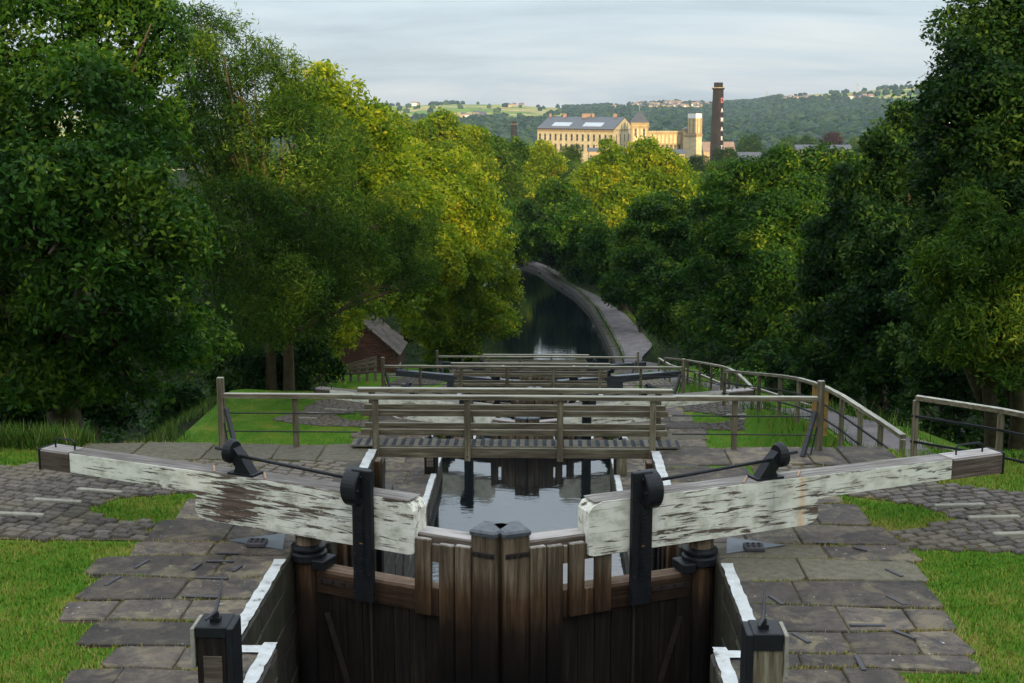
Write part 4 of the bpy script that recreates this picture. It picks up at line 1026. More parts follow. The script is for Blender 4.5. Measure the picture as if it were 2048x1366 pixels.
for _ in range(8): spots.append((hr.uniform(812, 840), hr.uniform(209, 213)))
for _ in range(7): spots.append((hr.uniform(1004, 1050), hr.uniform(212, 215)))
for _ in range(6): spots.append((hr.uniform(1165, 1200), hr.uniform(219, 224)))
for _ in range(12): spots.append((hr.uniform(860, 975), hr.uniform(234, 242)))
for _ in range(8): spots.append((hr.uniform(1700, 1745), hr.uniform(195, 202)))
for _ in range(6): spots.append((hr.uniform(1560, 1620), hr.uniform(199, 203)))
for _ in range(7): spots.append((hr.uniform(880, 990), hr.uniform(204.5, 207)))
used = 0
for i, (px, py) in enumerate(spots):
    # walk along the line of sight until it meets the hill
    hit = None; yy = 900
    while yy < YR + 40:
        p = un(px, py, y=yy)
        if p.z < hillz(p.x, yy): hit = p; break
        yy += 20
    if hit is None: continue
    src = h1 if hr.random() < .55 else h2
    if used == 0: o = h1
    elif used == 1: o = h2
    else: o = src.copy(); C.objects.link(o)
    o.location = (hit.x, hit.y, hillz(hit.x, hit.y) + 1.5); o.rotation_euler = (0, 0, hr.uniform(-.6, .6)); s_ = hr.uniform(.7, 1.1); o.scale = (s_, s_, s_)
    white = o.data == h1.data
    wh = 'in the skyline village left of the tall chimney' if 1224 < px < 1421 and py < 221 else 'on the hilltop farm at the far left skyline' if px < 845 else 'in the valley below the hill fields' if py > 234 else 'on the ridge above the small chimney' if 1000 < px < 1060 else 'on the slope above the mill roof' if 1160 < px < 1205 else 'on the far right slope' if px > 1650 else 'on the wooded slope right of the chimney' if px > 1500 else 'along the left hill skyline'
    tag(o, ('tiny white house ' if white else 'tiny stone house ') + wh, 'house', 'white houses on the far hills' if white else 'stone houses on the far hills'); used += 1
for px, py, pt, yv, lab in ((1533, 206, 182, 3300, 'thin electricity pylon on the skyline just right of the tall chimney'), (1715, 182, 166, 3300, 'thin electricity pylon on the skyline farther right, over the open moor')):
    a, b = un(px, py, y=yv), un(px, pt, y=yv); h = b.z - a.z
    r_ = thing('electricity_pylon', lab, 'pylon', tuple(a), 0, 'pylons on the skyline'); m_ = MB()
    for sx in (-1, 1):
        for sy in (-1, 1): m_.bar((sx * 3, sy * 3, 0), (sx * .5, sy * .5, h), .5, .5)
    for j in range(6): m_.bar((-3 + j * .4, -3 + j * .4, h * j / 6.5), (3 - (j + 1) * .4, -3 + j * .4, h * (j + 1) / 6.5), .3, .3)
    m_.build('tower', M['steel'], r_)
    m_ = MB()
    for z_ in (.7, .82, .93): m_.bar((-5, 0, h * z_), (5, 0, h * z_), .5, .5)
    m_.build('cross_arms', M['steel'], r_)

# ------------------------------------------------------------------ trees
rg = np.random.default_rng(11)
def leaf_cloud(blobs, ncl, per, size, spread, droop=.5, seed=0, fill=.22, slim=.75):
    """leaves gathered in sprays over the lobes; returns V, F, tint"""
    g = np.random.default_rng(seed)
    B = np.array(blobs, float); area = (B[:, 3] * B[:, 4] + B[:, 4] * B[:, 5] + B[:, 3] * B[:, 5])
    idx = g.choice(len(B), ncl, p=area / area.sum()); b = B[idx]
    d = g.normal(size=(ncl, 3)); d /= np.linalg.norm(d, axis=1)[:, None]
    # lumpy surface
    lump = 1 + .13 * np.sin(d[:, 0] * 5 + b[:, 0] * 2.1) * np.cos(d[:, 2] * 6 + b[:, 1]) + .09 * np.sin(d[:, 1] * 11 + d[:, 2] * 9 + b[:, 2])
    rr = lump * (1 - np.abs(g.normal(0, .16, ncl))); inner = g.random(ncl) < fill; rr[inner] *= g.uniform(.45, .9, inner.sum())
    out_ = g.random(ncl) < .05; rr[out_] *= g.uniform(1.0, 1.16, out_.sum())
    c = b[:, :3] + d * b[:, 3:6] * rr[:, None]
    keep = np.ones(ncl, bool)
    for q in B:
        m = (((c - q[:3]) / q[3:6]) ** 2).sum(1) < .42; keep &= ~m
    keep |= inner & (g.random(ncl) < .4)
    c, d, b = c[keep], d[keep], b[keep]; n = len(c)
    nrm = d * .7 + np.array([0, 0, droop]) + g.normal(0, .35, (n, 3)); nrm /= np.linalg.norm(nrm, axis=1)[:, None]
    a = np.cross(nrm, np.array([.3, .2, 1.0]) + g.normal(0, .3, (n, 3))); a /= np.linalg.norm(a, axis=1)[:, None]; e2 = np.cross(nrm, a)
    csz = g.uniform(.6, 1.3, n) * spread
    N_ = n * per; ci = np.repeat(np.arange(n), per)
    r = np.sqrt(g.random(N_)) * csz[ci]; th = g.random(N_) * 2 * np.pi
    pos = c[ci] + a[ci] * (r * np.cos(th))[:, None] + e2[ci] * (r * np.sin(th))[:, None] * .8 + nrm[ci] * (g.normal(0, .16, N_) * csz[ci] - .35 * (r ** 2) / csz[ci])[:, None]
    ln = nrm[ci] + g.normal(0, .5, (N_, 3)); ln /= np.linalg.norm(ln, axis=1)[:, None]
    u = np.cross(ln, g.normal(size=(N_, 3))); u /= np.linalg.norm(u, axis=1)[:, None]; v = np.cross(ln, u)
    s = size * g.uniform(.55, 1.25, N_)[:, None]
    V = np.stack([pos - u * s, pos - v * s * slim * .6 + ln * s * .15, pos + u * s, pos + v * s * slim * .6 + ln * s * .15], 1).reshape(-1, 3)
    Fq = np.arange(N_ * 4).reshape(-1, 4)
    ct = np.clip(g.normal(.40, .21, n) + .25 * np.sin(c[:, 0] * 1.1 / max(spread, .3) * .4) * np.cos(c[:, 2] * 1.3 / max(spread, .3) * .4 + c[:, 1]), 0, 1); t = np.clip(ct[ci] + g.normal(0, .12, N_), 0, 1)
    return V, Fq, np.repeat(t, 4)
def limbs(base, top_r, blobs, r0, seed, pale=False, trunks=1):
    g = random.Random(seed); m_ = MB()
    tops = sorted(blobs, key=lambda q: -q[2])
    bx, by, bz = base
    for tr in range(trunks):
        cx, cy, cz = np.mean([q[:3] for q in blobs], axis=0)
        ox = (tr - (trunks - 1) / 2) * r0 * 3
        k = 6; P = []
        for i in range(k):
            t = i / (k - 1); P.append((bx + ox + (cx - bx) * t ** 1.5 + g.uniform(-.1, .1) * r0 * 4, by + (cy - by) * t ** 1.5 + g.uniform(-.1, .1) * r0 * 4, bz - .3 + (cz - bz + .3) * t))
        m_.tube(P, [r0 * (1.25 - .9 * i / (k - 1)) if i else r0 * 1.35 for i in range(k)], 9)
        for q in blobs:
            t = g.uniform(.35, .85); i = t * (k - 1); j = int(i); s = Vector(P[j]).lerp(Vector(P[min(j + 1, k - 1)]), i - j)
            e = Vector(q[:3]) + Vector((g.uniform(-.4, .4) * q[3], g.uniform(-.4, .4) * q[4], g.uniform(-.3, .2) * q[5]))
            mid = s.lerp(e, .5) + Vector((g.uniform(-1, 1), g.uniform(-1, 1), g.uniform(-.2, .8))) * r0 * 2
            m_.tube([s, s.lerp(mid, .5), mid, mid.lerp(e, .6), e], [r0 * .5, r0 * .42, r0 * .32, r0 * .2, r0 * .07], 6)
            for _ in range(3):
                f = e + Vector((g.uniform(-1, 1) * q[3], g.uniform(-1, 1) * q[4], g.uniform(-.6, .4) * q[5])) * .7
                m_.tube([mid, mid.lerp(f, .5) + Vector((0, 0, r0)), f], [r0 * .22, r0 * .14, r0 * .04], 5)
    return m_
def tree(lab, blobs, base, ncl, per, size, spread, lm, r0=.3, seed=0, bark='bark', group=None, name='tree', cat='tree', trunks=1, **kw):
    base = (base[0], base[1], min(base[2], ground(base[0], base[1])) - .05)
    r_ = thing(name, lab, cat, base, 0, group); o3 = np.array(base)
    bl = [tuple(np.array(q[:3]) - o3) + tuple(q[3:]) for q in blobs]
    gg = random.Random(seed); sub = []
    for q in bl:
        sub.append(q[:3] + tuple(v * .76 for v in q[3:]))
        for _ in range(12):
            th = gg.uniform(0, 6.283); zz = gg.uniform(-.5, 1); rr = math.sqrt(1 - zz * zz); f = gg.uniform(.16, .46)
            sub.append((q[0] + q[3] * rr * math.cos(th) * .80, q[1] + q[4] * rr * math.sin(th) * .80, q[2] + q[5] * zz * .82, q[3] * f * 1.1, q[4] * f * 1.1, q[5] * f * .8))
    V, Fq, T = leaf_cloud(sub, ncl, per, size, spread, seed=seed, **kw)
    npmesh('crown', V, Fq, M[lm], r_, tint=T)
    limbs((0, 0, 0), 0, bl, r0, seed, trunks=trunks).build('trunk', M[bark], r_, smooth=True)
    return r_
def pb(lst):     # (px, py, distance, radius in px, vertical squeeze, depth squeeze) -> world lobes
    res = []
    for t in lst:
        px, py, y, r = t[:4]; vs = t[4] if len(t) > 4 else 1.0; ds = t[5] if len(t) > 5 else .9
        p = un(px, py, y=y); rr = r * (y * .985 + (CZ - p.z) * .17) / F
        res.append((p.x, p.y, p.z, rr, rr * ds, rr * vs))
    return res
# left side
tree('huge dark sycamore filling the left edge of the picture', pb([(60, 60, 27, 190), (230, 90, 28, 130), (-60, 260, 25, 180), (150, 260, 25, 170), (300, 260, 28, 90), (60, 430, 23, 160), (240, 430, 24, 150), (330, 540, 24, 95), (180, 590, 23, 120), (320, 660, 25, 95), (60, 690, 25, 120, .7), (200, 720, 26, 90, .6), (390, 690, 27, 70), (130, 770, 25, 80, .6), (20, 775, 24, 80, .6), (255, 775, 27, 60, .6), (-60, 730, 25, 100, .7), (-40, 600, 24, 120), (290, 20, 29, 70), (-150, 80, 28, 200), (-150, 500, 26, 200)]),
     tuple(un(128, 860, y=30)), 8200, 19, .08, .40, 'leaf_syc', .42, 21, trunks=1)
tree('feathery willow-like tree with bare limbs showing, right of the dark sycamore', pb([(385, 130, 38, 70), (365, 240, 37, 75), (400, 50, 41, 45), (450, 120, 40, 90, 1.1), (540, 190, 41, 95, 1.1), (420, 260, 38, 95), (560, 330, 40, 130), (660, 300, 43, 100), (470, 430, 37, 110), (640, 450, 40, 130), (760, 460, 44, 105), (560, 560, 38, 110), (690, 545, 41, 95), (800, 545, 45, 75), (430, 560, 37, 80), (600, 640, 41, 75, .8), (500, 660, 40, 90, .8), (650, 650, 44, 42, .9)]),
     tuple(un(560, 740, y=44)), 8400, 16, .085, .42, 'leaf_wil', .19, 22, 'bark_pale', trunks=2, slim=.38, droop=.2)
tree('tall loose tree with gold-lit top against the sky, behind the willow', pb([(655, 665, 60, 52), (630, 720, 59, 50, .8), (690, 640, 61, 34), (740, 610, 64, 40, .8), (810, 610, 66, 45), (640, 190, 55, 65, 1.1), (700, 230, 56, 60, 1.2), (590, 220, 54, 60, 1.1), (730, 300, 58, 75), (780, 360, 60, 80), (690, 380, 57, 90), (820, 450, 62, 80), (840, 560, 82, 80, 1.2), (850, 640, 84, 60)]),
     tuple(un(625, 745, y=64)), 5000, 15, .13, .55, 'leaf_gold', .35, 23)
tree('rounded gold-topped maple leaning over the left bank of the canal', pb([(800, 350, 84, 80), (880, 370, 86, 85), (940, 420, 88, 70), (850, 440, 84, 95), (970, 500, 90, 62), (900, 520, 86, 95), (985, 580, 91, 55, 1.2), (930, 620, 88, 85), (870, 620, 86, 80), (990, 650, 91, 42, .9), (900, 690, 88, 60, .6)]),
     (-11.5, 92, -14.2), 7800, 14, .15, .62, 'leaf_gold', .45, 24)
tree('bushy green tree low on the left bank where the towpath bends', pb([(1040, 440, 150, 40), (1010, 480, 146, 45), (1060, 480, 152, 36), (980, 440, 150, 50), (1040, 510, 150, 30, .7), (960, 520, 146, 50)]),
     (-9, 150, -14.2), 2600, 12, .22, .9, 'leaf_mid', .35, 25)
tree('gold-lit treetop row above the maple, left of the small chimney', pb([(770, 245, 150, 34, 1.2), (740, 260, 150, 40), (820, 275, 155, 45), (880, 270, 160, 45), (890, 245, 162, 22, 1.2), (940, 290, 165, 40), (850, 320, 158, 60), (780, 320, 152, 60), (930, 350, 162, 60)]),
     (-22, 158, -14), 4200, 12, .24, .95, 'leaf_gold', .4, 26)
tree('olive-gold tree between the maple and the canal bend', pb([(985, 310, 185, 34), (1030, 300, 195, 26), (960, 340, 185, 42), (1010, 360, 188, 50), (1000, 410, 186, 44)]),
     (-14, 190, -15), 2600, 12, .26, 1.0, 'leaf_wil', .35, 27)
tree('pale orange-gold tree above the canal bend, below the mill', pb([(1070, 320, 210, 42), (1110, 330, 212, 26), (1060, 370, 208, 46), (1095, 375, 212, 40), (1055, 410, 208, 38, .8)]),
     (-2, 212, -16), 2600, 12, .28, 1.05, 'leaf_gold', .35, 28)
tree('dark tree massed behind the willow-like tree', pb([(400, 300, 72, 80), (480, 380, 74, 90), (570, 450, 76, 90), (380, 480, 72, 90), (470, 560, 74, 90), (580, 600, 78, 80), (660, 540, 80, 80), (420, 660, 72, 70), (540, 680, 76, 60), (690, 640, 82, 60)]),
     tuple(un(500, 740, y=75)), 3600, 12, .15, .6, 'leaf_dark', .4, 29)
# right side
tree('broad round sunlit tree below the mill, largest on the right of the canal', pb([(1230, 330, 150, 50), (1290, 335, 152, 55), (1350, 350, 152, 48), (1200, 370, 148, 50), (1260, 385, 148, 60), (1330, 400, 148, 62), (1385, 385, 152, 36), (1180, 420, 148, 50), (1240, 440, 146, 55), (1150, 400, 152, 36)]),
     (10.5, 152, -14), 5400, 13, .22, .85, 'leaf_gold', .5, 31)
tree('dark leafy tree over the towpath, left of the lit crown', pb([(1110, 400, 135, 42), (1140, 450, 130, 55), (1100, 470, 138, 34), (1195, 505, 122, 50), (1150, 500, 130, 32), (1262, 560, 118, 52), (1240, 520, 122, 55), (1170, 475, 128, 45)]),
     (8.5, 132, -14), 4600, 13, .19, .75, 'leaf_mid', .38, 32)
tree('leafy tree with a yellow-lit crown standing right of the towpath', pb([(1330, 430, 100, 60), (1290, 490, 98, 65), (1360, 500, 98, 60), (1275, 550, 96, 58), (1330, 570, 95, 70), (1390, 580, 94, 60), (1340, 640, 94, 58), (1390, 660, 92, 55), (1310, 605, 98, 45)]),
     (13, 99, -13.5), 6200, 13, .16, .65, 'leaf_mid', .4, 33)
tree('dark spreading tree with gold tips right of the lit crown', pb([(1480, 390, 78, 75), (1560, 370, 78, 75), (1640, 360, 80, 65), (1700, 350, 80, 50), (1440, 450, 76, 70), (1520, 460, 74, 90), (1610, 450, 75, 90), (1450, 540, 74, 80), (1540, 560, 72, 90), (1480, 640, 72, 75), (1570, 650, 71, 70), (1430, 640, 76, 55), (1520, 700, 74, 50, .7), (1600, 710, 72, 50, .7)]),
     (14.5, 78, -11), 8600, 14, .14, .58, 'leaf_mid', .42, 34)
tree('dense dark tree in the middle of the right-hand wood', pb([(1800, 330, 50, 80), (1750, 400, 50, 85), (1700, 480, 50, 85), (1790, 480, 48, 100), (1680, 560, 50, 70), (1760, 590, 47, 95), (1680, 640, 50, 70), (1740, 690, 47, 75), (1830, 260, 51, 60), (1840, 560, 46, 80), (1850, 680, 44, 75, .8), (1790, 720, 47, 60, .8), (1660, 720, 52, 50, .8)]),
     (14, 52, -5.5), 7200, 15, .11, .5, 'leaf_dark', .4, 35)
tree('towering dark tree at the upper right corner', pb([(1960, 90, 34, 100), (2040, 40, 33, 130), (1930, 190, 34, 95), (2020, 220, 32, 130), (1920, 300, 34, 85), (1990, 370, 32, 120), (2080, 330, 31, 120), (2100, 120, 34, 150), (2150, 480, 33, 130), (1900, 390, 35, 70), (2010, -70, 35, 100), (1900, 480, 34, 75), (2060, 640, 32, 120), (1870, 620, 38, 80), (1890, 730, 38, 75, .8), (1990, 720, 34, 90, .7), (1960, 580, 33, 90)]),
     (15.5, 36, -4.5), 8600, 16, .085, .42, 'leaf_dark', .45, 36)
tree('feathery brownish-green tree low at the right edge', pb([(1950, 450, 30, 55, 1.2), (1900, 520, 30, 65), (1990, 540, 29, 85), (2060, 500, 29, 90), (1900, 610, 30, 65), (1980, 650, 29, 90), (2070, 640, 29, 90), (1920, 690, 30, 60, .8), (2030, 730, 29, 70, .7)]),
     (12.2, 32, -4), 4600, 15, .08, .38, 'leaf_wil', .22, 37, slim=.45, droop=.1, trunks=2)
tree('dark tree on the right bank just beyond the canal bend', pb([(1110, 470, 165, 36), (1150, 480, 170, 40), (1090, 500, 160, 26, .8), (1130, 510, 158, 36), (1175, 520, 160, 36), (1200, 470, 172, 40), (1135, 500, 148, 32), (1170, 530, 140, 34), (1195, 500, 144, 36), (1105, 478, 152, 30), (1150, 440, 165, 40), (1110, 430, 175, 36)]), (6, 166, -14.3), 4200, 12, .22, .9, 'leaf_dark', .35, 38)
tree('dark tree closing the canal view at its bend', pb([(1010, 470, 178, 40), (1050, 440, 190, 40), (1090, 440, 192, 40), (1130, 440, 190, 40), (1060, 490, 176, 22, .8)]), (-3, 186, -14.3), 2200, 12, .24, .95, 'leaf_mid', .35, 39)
tree('low dark tree hanging over the right edge of the towpath', pb([(1245, 585, 118, 32, .8), (1205, 545, 128, 28, .8), (1312, 640, 104, 34, .8), (1170, 520, 140, 22, .8)]), (9.5, 118, -14.3), 1700, 12, .18, .7, 'leaf_dark', .25, 40)
# understorey shrubs
def shrubs(lst, lm, pref, cat='shrub', grp=None):
    for i, (px, py, y, r, lab) in enumerate(lst):
        p = un(px, py + r, y=y); tree(lab, pb([(px, py, y, r, .8), (px - r * .7, py + r * .3, y + .3, r * .6), (px + r * .7, py + r * .3, y + .3, r * .6), (px - r * 1.2, py + r * .8, y + .2, r * .5), (px + r * 1.3, py + r * .9, y + .5, r * .45), (px + r * .2, py + r * .9, y, r * .7)]) + [(p.x, p.y, ground(p.x, p.y) + .2, r / F * y * 1.5, r / F * y, r / F * y * .7)], (p.x, p.y, ground(p.x, p.y) - .1), int(240 + r * 6), 12, min(.12, .055 + y * .0012), .36, lm, .07, 50 + i, name='shrub', cat=cat, group=grp)
shrubs([(585, 690, 46, 58, 'tall dark shrub beside the willow-like trunks, left of the hut'), (500, 700, 44, 60, 'tall dark shrub between the sycamore and the willow-like trunks'), (905, 715, 88, 34, 'low dark shrub below the leaning maple at the left of the far railing'), (870, 740, 78, 22, 'flowering green shrub beside the tall post of the farthest railing'), (560, 745, 50, 40, 'dark shrub in the shade under the willow-like tree'),
        (470, 770, 47, 36, 'dark shrub at the head of the weedy bank, left of the tall near railing post'), (360, 795, 43, 34, 'dark shrub behind the tall weeds, below the sycamore'), (190, 790, 36, 45, 'dark shrub right of the sycamore trunk'), (40, 800, 31, 60, 'dark shrub left of the sycamore trunk')], 'leaf_dark', '', grp='shrubs under the left trees')
shrubs([(1420, 690, 84, 45, 'dark shrub above the far end of the pale curving handrail'), (1540, 715, 66, 42, 'dark shrub above the curving handrail, middle of the right bank'), (1640, 735, 52, 45, 'dark shrub behind the lower lawn, left of the stone wall'),
        (1760, 740, 47, 50, 'dark shrub behind the lower lawn, nearest the middle of the wall'), (1900, 760, 38, 55, 'dark shrub above the right end of the lower lawn'), (2040, 770, 33, 60, 'dark shrub at the right picture edge behind the near fence')], 'leaf_dark', '', grp='shrubs under the right trees')

ub = []; gu = random.Random(31)
for _ in range(420):
    if gu.random() < .5: y = gu.uniform(21, 96); x = gu.uniform(-24, -12.2)
    else: y = gu.uniform(20, 100); x = gu.uniform(max(13.5, 17.5 - .05 * y) if y < 60 else 9.5, 27)
    r_ = gu.uniform(.6, 1.5); ub.append((x, y, ground(x, y) + .1, r_ * 1.3, r_ * 1.3, r_ * gu.uniform(.5, 1.0)))
for _ in range(160):
    y = gu.uniform(100, 185); x = lerp(PE, y) + gu.uniform(1.2, 12) if gu.random() < .55 else wl(y) - gu.uniform(.3, 9)
    r_ = gu.uniform(.8, 2.0); ub.append((x, y, ground(x, y) + .1, r_ * 1.3, r_ * 1.3, r_))
V, Fq, T = leaf_cloud(ub, 17000, 7, .12, .35, seed=90, fill=.1)
tag(npmesh('undergrowth', V, Fq, M['leaf_dark'], tint=T, kind='stuff'), 'dark brambles and weeds on the ground below the trees', 'undergrowth')
# woodland between the canal and the mill: shared crowns
protos = []
def proto(lm, seed, n=1500):
    g = random.Random(seed); bl = [(g.uniform(-.45, .45), g.uniform(-.4, .4), 1.15 + g.uniform(-.35, .45), .42, .42, .4) for _ in range(9)] + [(0, 0, 1.2, .62, .62, .65)]
    V, Fq, T = leaf_cloud(bl, n, 9, .045, .16, seed=seed)
    c = npmesh('crown', V, Fq, M[lm], tint=T); t = limbs((0, 0, 0), 0, bl, .05, seed).build('trunk', M['bark']); return c, t
for lm, s_ in (('leaf_gold', 61), ('leaf_mid', 62), ('leaf_dark', 63), ('leaf_mid', 64), ('leaf_red', 65)): protos.append([*proto(lm, s_), False])
def put(pi, x, y, z, s, lab, group, sz=None, rz=0, name='tree'):
    c, t, usedp = protos[pi]
    r_ = thing(name, lab, 'tree', (x, y, z), rz, group); r_.scale = (s, s, sz or s)
    if usedp: c = c.copy(); t = t.copy(); C.objects.link(c); C.objects.link(t)
    protos[pi][2] = True; c.parent = r_; t.parent = r_; return r_
named = [(1140, 288, 330, 24, 1, 'dark green treetop directly below the long mill wall'), (1165, 335, 260, 42, 0, 'lit green tree between the orange-gold tree and the round sunlit tree'), (1455, 293, 420, 26, 2, 'dark round tree in front of the tall black chimney base'),
         (1395, 308, 400, 26, 2, 'dark round tree left of the chimney base'), (1545, 298, 430, 30, 2, 'dark round tree between the terrace house and the villa'), (1510, 330, 260, 36, 1, 'olive treetop right of the round sunlit tree'), (1440, 350, 220, 44, 1, 'green tree behind the right shoulder of the round sunlit tree'),
         (1600, 310, 240, 34, 0, 'gold-lit treetop below the villa, left one'), (1660, 306, 230, 36, 0, 'gold-lit treetop below the villa, middle one'), (1720, 306, 220, 38, 0, 'gold-lit treetop below the villa, right one'), (1215, 300, 300, 24, 1, 'small green treetop below the mill gable'),
         (1575, 272, 700, 30, 1, 'round green tree behind the villa, left'), (1660, 262, 720, 26, 4, 'dark red copper beech behind the villa roof'), (1620, 270, 690, 22, 1, 'light green tree behind the villa, beside the copper beech'), (1500, 268, 700, 30, 1, 'green tree cluster right of the black chimney'), (1720, 268, 700, 30, 1, 'green tree behind the villa, right'),
         (1780, 262, 600, 34, 1, 'green tree at the right end of the valley trees'), (1290, 290, 290, 26, 0, 'gold-lit treetop peeping above the round sunlit tree'), (1560, 345, 200, 50, 1, 'green tree on the slope behind the dark spreading tree'), (1690, 340, 180, 50, 1, 'green tree on the slope below the gold-lit tops')]
for i, (px, pyt, y, r, pi, lab) in enumerate(named):
    top = un(px, pyt, y=y); s = r / F * y / .78; gz = ground(top.x, y) if y < 715 else -26
    put(pi, top.x, y, top.z - 1.95 * s, s, lab, None, rz=i * 1.3)
wr_ = random.Random(5)
for i in range(70):
    y = wr_.uniform(215, 600); px = wr_.uniform(730, 1800); x = un(px, 300, y=y).x; h = wr_.uniform(9, 13)
    topz = un(px, 312 + wr_.uniform(0, 22), y=y).z
    pi = wr_.choice((0, 1, 1, 3)); tone = ('golden', 'green', 'dark', 'bushy green')[pi]; where = 'far left beneath the hill fields' if px < 950 else 'left of the mill' if px < 1070 else 'below the long mill' if px < 1260 else 'below the flat-topped wing' if px < 1400 else 'right of the black chimney' if px < 1560 else 'below the villa'
    put(pi, x, y, topz - h, h / 1.95, f'{tone} treetop in the crowded wood {where}, {"nearer" if y < 330 else "middle" if y < 460 else "farther"} rows', 'trees in the wood before the mill', rz=wr_.uniform(0, 6))
# the trees standing behind the viewpoint, whose shade covers the locks
for i in range(13):
    x = -48 + i * 8 + wr_.uniform(-2, 2); y = -38 + wr_.uniform(-6, 6); h = wr_.uniform(15.6, 17.6) if 4 < x < 20 else wr_.uniform(13.2, 16.4) if x < 20 else wr_.uniform(9.5, 12)
    put(1 if i % 2 else 3, x, y, 2.5, h / 1.95, 'tall green tree standing upstream of the top gate', 'trees upstream of the top gate', rz=i, sz=h / 1.95)

for i in range(9):
    x = 12 + i * 5 + wr_.uniform(-1, 1); h = wr_.uniform(9.5, 11.5)
    put(3, x, -46, 2.5, h / 1.95, 'tall green tree standing upstream of the top gate', 'trees upstream of the top gate', rz=i * 2, sz=h / 1.95)
# woods on the hills: thousands of far trees, one object
g = np.random.default_rng(77); cent = []
def woodmask(px, py):
    w1 = 10 * math.sin(px * .05) + 6 * math.sin(px * .13 + 1)
    if px < 1128 + w1: return .1 if py < 243 + w1 * .25 else .9
    if px > 1545 + w1 and py < 203 + w1 * .25: return .1
    if 1215 < px < 1430 and 207 < py < 221: return .46
    return .96
n_try = 0
HX = g.uniform(-1, 1, 85000); HYv = 740 + (YR + 60 - 740) * g.random(85000) ** .9; HR = g.random(85000)
for q, yy, rr in zip(HX, HYv, HR):
    px = 1094 + q * 760 if q > -.5 else 1094 + q * 760
    x = CX + (px - 1094) / F * yy * .985; z = hillz(x, yy)
    # picture row of that point, for the layout of woods and fields on the slopes
    py = 683 - F * math.tan(math.atan2(z - CZ, yy) + PIT)
    cl = mnoise.noise(Vector((x * .006, yy * .003, 9)))
    m_ = woodmask(px, py)
    if rr < (.34 if m_ > .8 else (.02 + .25 * max(0, cl - .1)) if m_ > .45 else .004 + .35 * max(0, cl - .36)):
        cent.append((x, yy, z, 2.6 + 3.2 * g.random() + .0006 * yy, rr))
cent = np.array(cent); n = len(cent)
ico_v = []; t_ = (1 + 5 ** .5) / 2
ico_v = np.array([(-1, t_, 0), (1, t_, 0), (-1, -t_, 0), (1, -t_, 0), (0, -1, t_), (0, 1, t_), (0, -1, -t_), (0, 1, -t_), (t_, 0, -1), (t_, 0, 1), (-t_, 0, -1), (-t_, 0, 1)]) / 1.9
ico_f = np.array([(0, 11, 5), (0, 5, 1), (0, 1, 7), (0, 7, 10), (0, 10, 11), (1, 5, 9), (5, 11, 4), (11, 10, 2), (10, 7, 6), (7, 1, 8), (3, 9, 4), (3, 4, 2), (3, 2, 6), (3, 6, 8), (3, 8, 9), (4, 9, 5), (2, 4, 11), (6, 2, 10), (8, 6, 7), (9, 8, 1)])
jit = g.uniform(.7, 1.3, (n, 12, 1)); V = (ico_v[None] * jit) * cent[:, None, 3:4] * np.array([1, 1, 1.15]) + cent[:, None, :3] + np.array([0, 0, 2.5])
Fq = (ico_f[None] + (np.arange(n) * 12)[:, None, None]).reshape(-1, 3)
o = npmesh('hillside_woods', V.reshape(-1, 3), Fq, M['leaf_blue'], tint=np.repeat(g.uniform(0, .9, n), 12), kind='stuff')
tag(o, 'blue-green woods covering the far valley sides', 'wood')

# ------------------------------------------------------------------ evening haze over the valley
hm = bpy.data.materials.new('valley_haze'); hm.use_nodes = True; t = hm.node_tree; t.nodes.remove(t.nodes['Principled BSDF'])
pv = t.nodes.new('ShaderNodeVolumePrincipled'); pv.inputs['Color'].default_value = (.60, .78, 1, 1); pv.inputs['Density'].default_value = HAZE; pv.inputs['Anisotropy'].default_value = 0
t.links.new(pv.outputs[0], t.nodes['Material Output'].inputs['Volume'])
MB().box(-5200, 5200, -300, 5200, -60, 420).build('haze', hm, kind='stuff')
S.cycles.volume_bounces = 0
# ------------------------------------------------------------------ grasses
def blades(name, pts, hgt, wid, lean, m_, lab, cat, zfn, tintf=None, dens_seed=1):
    g = np.random.default_rng(dens_seed); P = np.array(pts); n = len(P)
    a = g.random(n) * 6.283; h = hgt * g.uniform(.5, 1.3, n); w_ = wid * g.uniform(.6, 1.3, n)
    dx, dy = np.cos(a), np.sin(a); l = lean * g.uniform(.2, 1, n) * h
    V = np.stack([np.stack([P[:, 0] - dy * w_, P[:, 1] + dx * w_, P[:, 2]], 1), np.stack([P[:, 0] + dy * w_, P[:, 1] - dx * w_, P[:, 2]], 1), np.stack([P[:, 0] + dx * l, P[:, 1] + dy * l, P[:, 2] + h], 1)], 1).reshape(-1, 3)
    o = npmesh(name, V, np.arange(3 * n).reshape(-1, 3), M[m_], tint=np.repeat(g.random(n) if tintf is None else np.array(tintf), 3), kind='stuff'); return tag(o, lab, cat)
SL = {s_: [(y0, y1, xi, xo) for y0, y1, xi, xo in rows(s_)] for s_ in (-1, 1)}
def paved(x, y):
    s_ = -1 if x < 0 else 1
    for y0, y1, xi, xo in SL[s_]:
        if y0 <= y <= y1 and xi - .2 < abs(x) < xo - .03 + .05 * math.sin(y * 9 + x): return True
    return inpoly(x, y, LF if k == 1 else LF2) or inpoly(x, y, RF) or abs(x) < 2.3
pts = []; tn = []; g = random.Random(8)
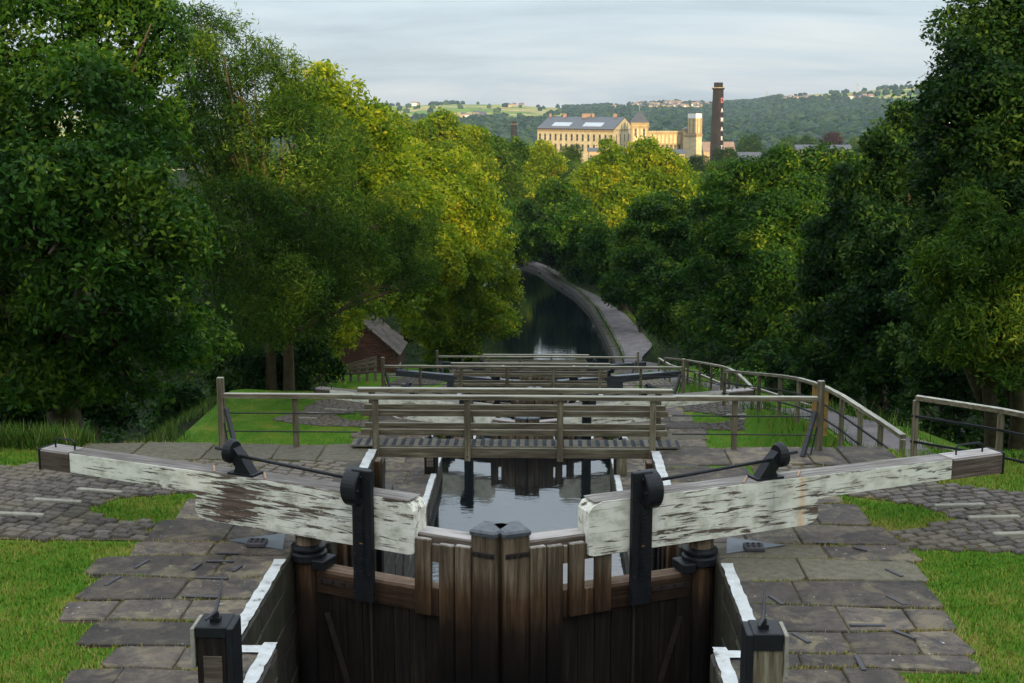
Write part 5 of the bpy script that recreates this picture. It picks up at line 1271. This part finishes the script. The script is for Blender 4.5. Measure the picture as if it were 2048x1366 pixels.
for k, N_, y0 in ((1, 170000, 11.0), (2, 60000, 32.0), (3, 18000, 53.0)):
    for _ in range(N_):
        x = g.uniform(-9.6, 9.4) if k > 1 else (g.uniform(-9.5, -3.7) if g.random() < .5 else g.uniform(3.9, 9.2)); y = g.uniform(y0, YG + 6.6 + (k - 1) * L)
        if x > 6.3 and k > 1: continue
        yl = y - (k - 1) * L
        q_ = .12 * (g.random() + g.random() - .75)
        if paved(x + q_ * (1 if x > 0 else -1) * 1.2, yl + q_): continue
        edge = k == 1 and any(paved(x + a, yl + b) for a, b in ((.13, 0), (-.13, 0), (0, .11), (0, -.11)))
        if edge and g.random() < .25: continue
        pts.append((x, y, -(k - 1) * H - .035)); tn.append(g.uniform(.6, 1.9) if edge else g.random())
for s_ in (-1, 1):
    for y0, y1, xi, xo in SL[s_]:
        for _ in range(420):
            x = s_ * g.uniform(xi, xo); cl = math.sin(x * 3.1 + y0 * 7)
            if cl < .1 and g.random() < .8: continue
            pts.append((x + g.gauss(0, .01), y1 + .055 * math.sin(1.7 * abs(x) + round(y1 * 2) * 1.9) * (0 if abs(y1 - 12.64) < .05 else 1) + g.gauss(0, .012), -.028)); tn.append(g.uniform(.5, 2))
blades('lawn_grass', pts, .05, .007, .7, 'blade', 'short mown grass of the lawns beside the locks', 'grass', None, tn)
pts = []
for _ in range(9000):
    y = g.uniform(104, 170) if _ % 3 else g.uniform(23, 66)
    if _ % 3: x = (wr(y) + g.uniform(.35, .95)) if _ % 2 else lerp(PE, y) + g.gauss(.1, .25); z_ = -14.42
    else: x = g.choice((6.72, 8.38)) + g.gauss(0, .12); z_ = ground(x, y) - .03
    pts.append((x, y, z_))
for _ in range(46000):
    r_ = g.random()
    if r_ < .35: x = g.uniform(-13, -7.2); y = g.uniform(20.6, 22.6); 
    else: y = g.uniform(23, 66); x = g.uniform(-14.5, -10.1 + .45 * math.sin(y * 1.3) + .2 * math.sin(y * 4.1))
    pts.append((x, y, ground(x, y) - .03))
blades('tall_grass_verge', pts, .34, .009, .9, 'tall', 'tall seeding grass and weeds along the left bank', 'grass', None, dens_seed=4)
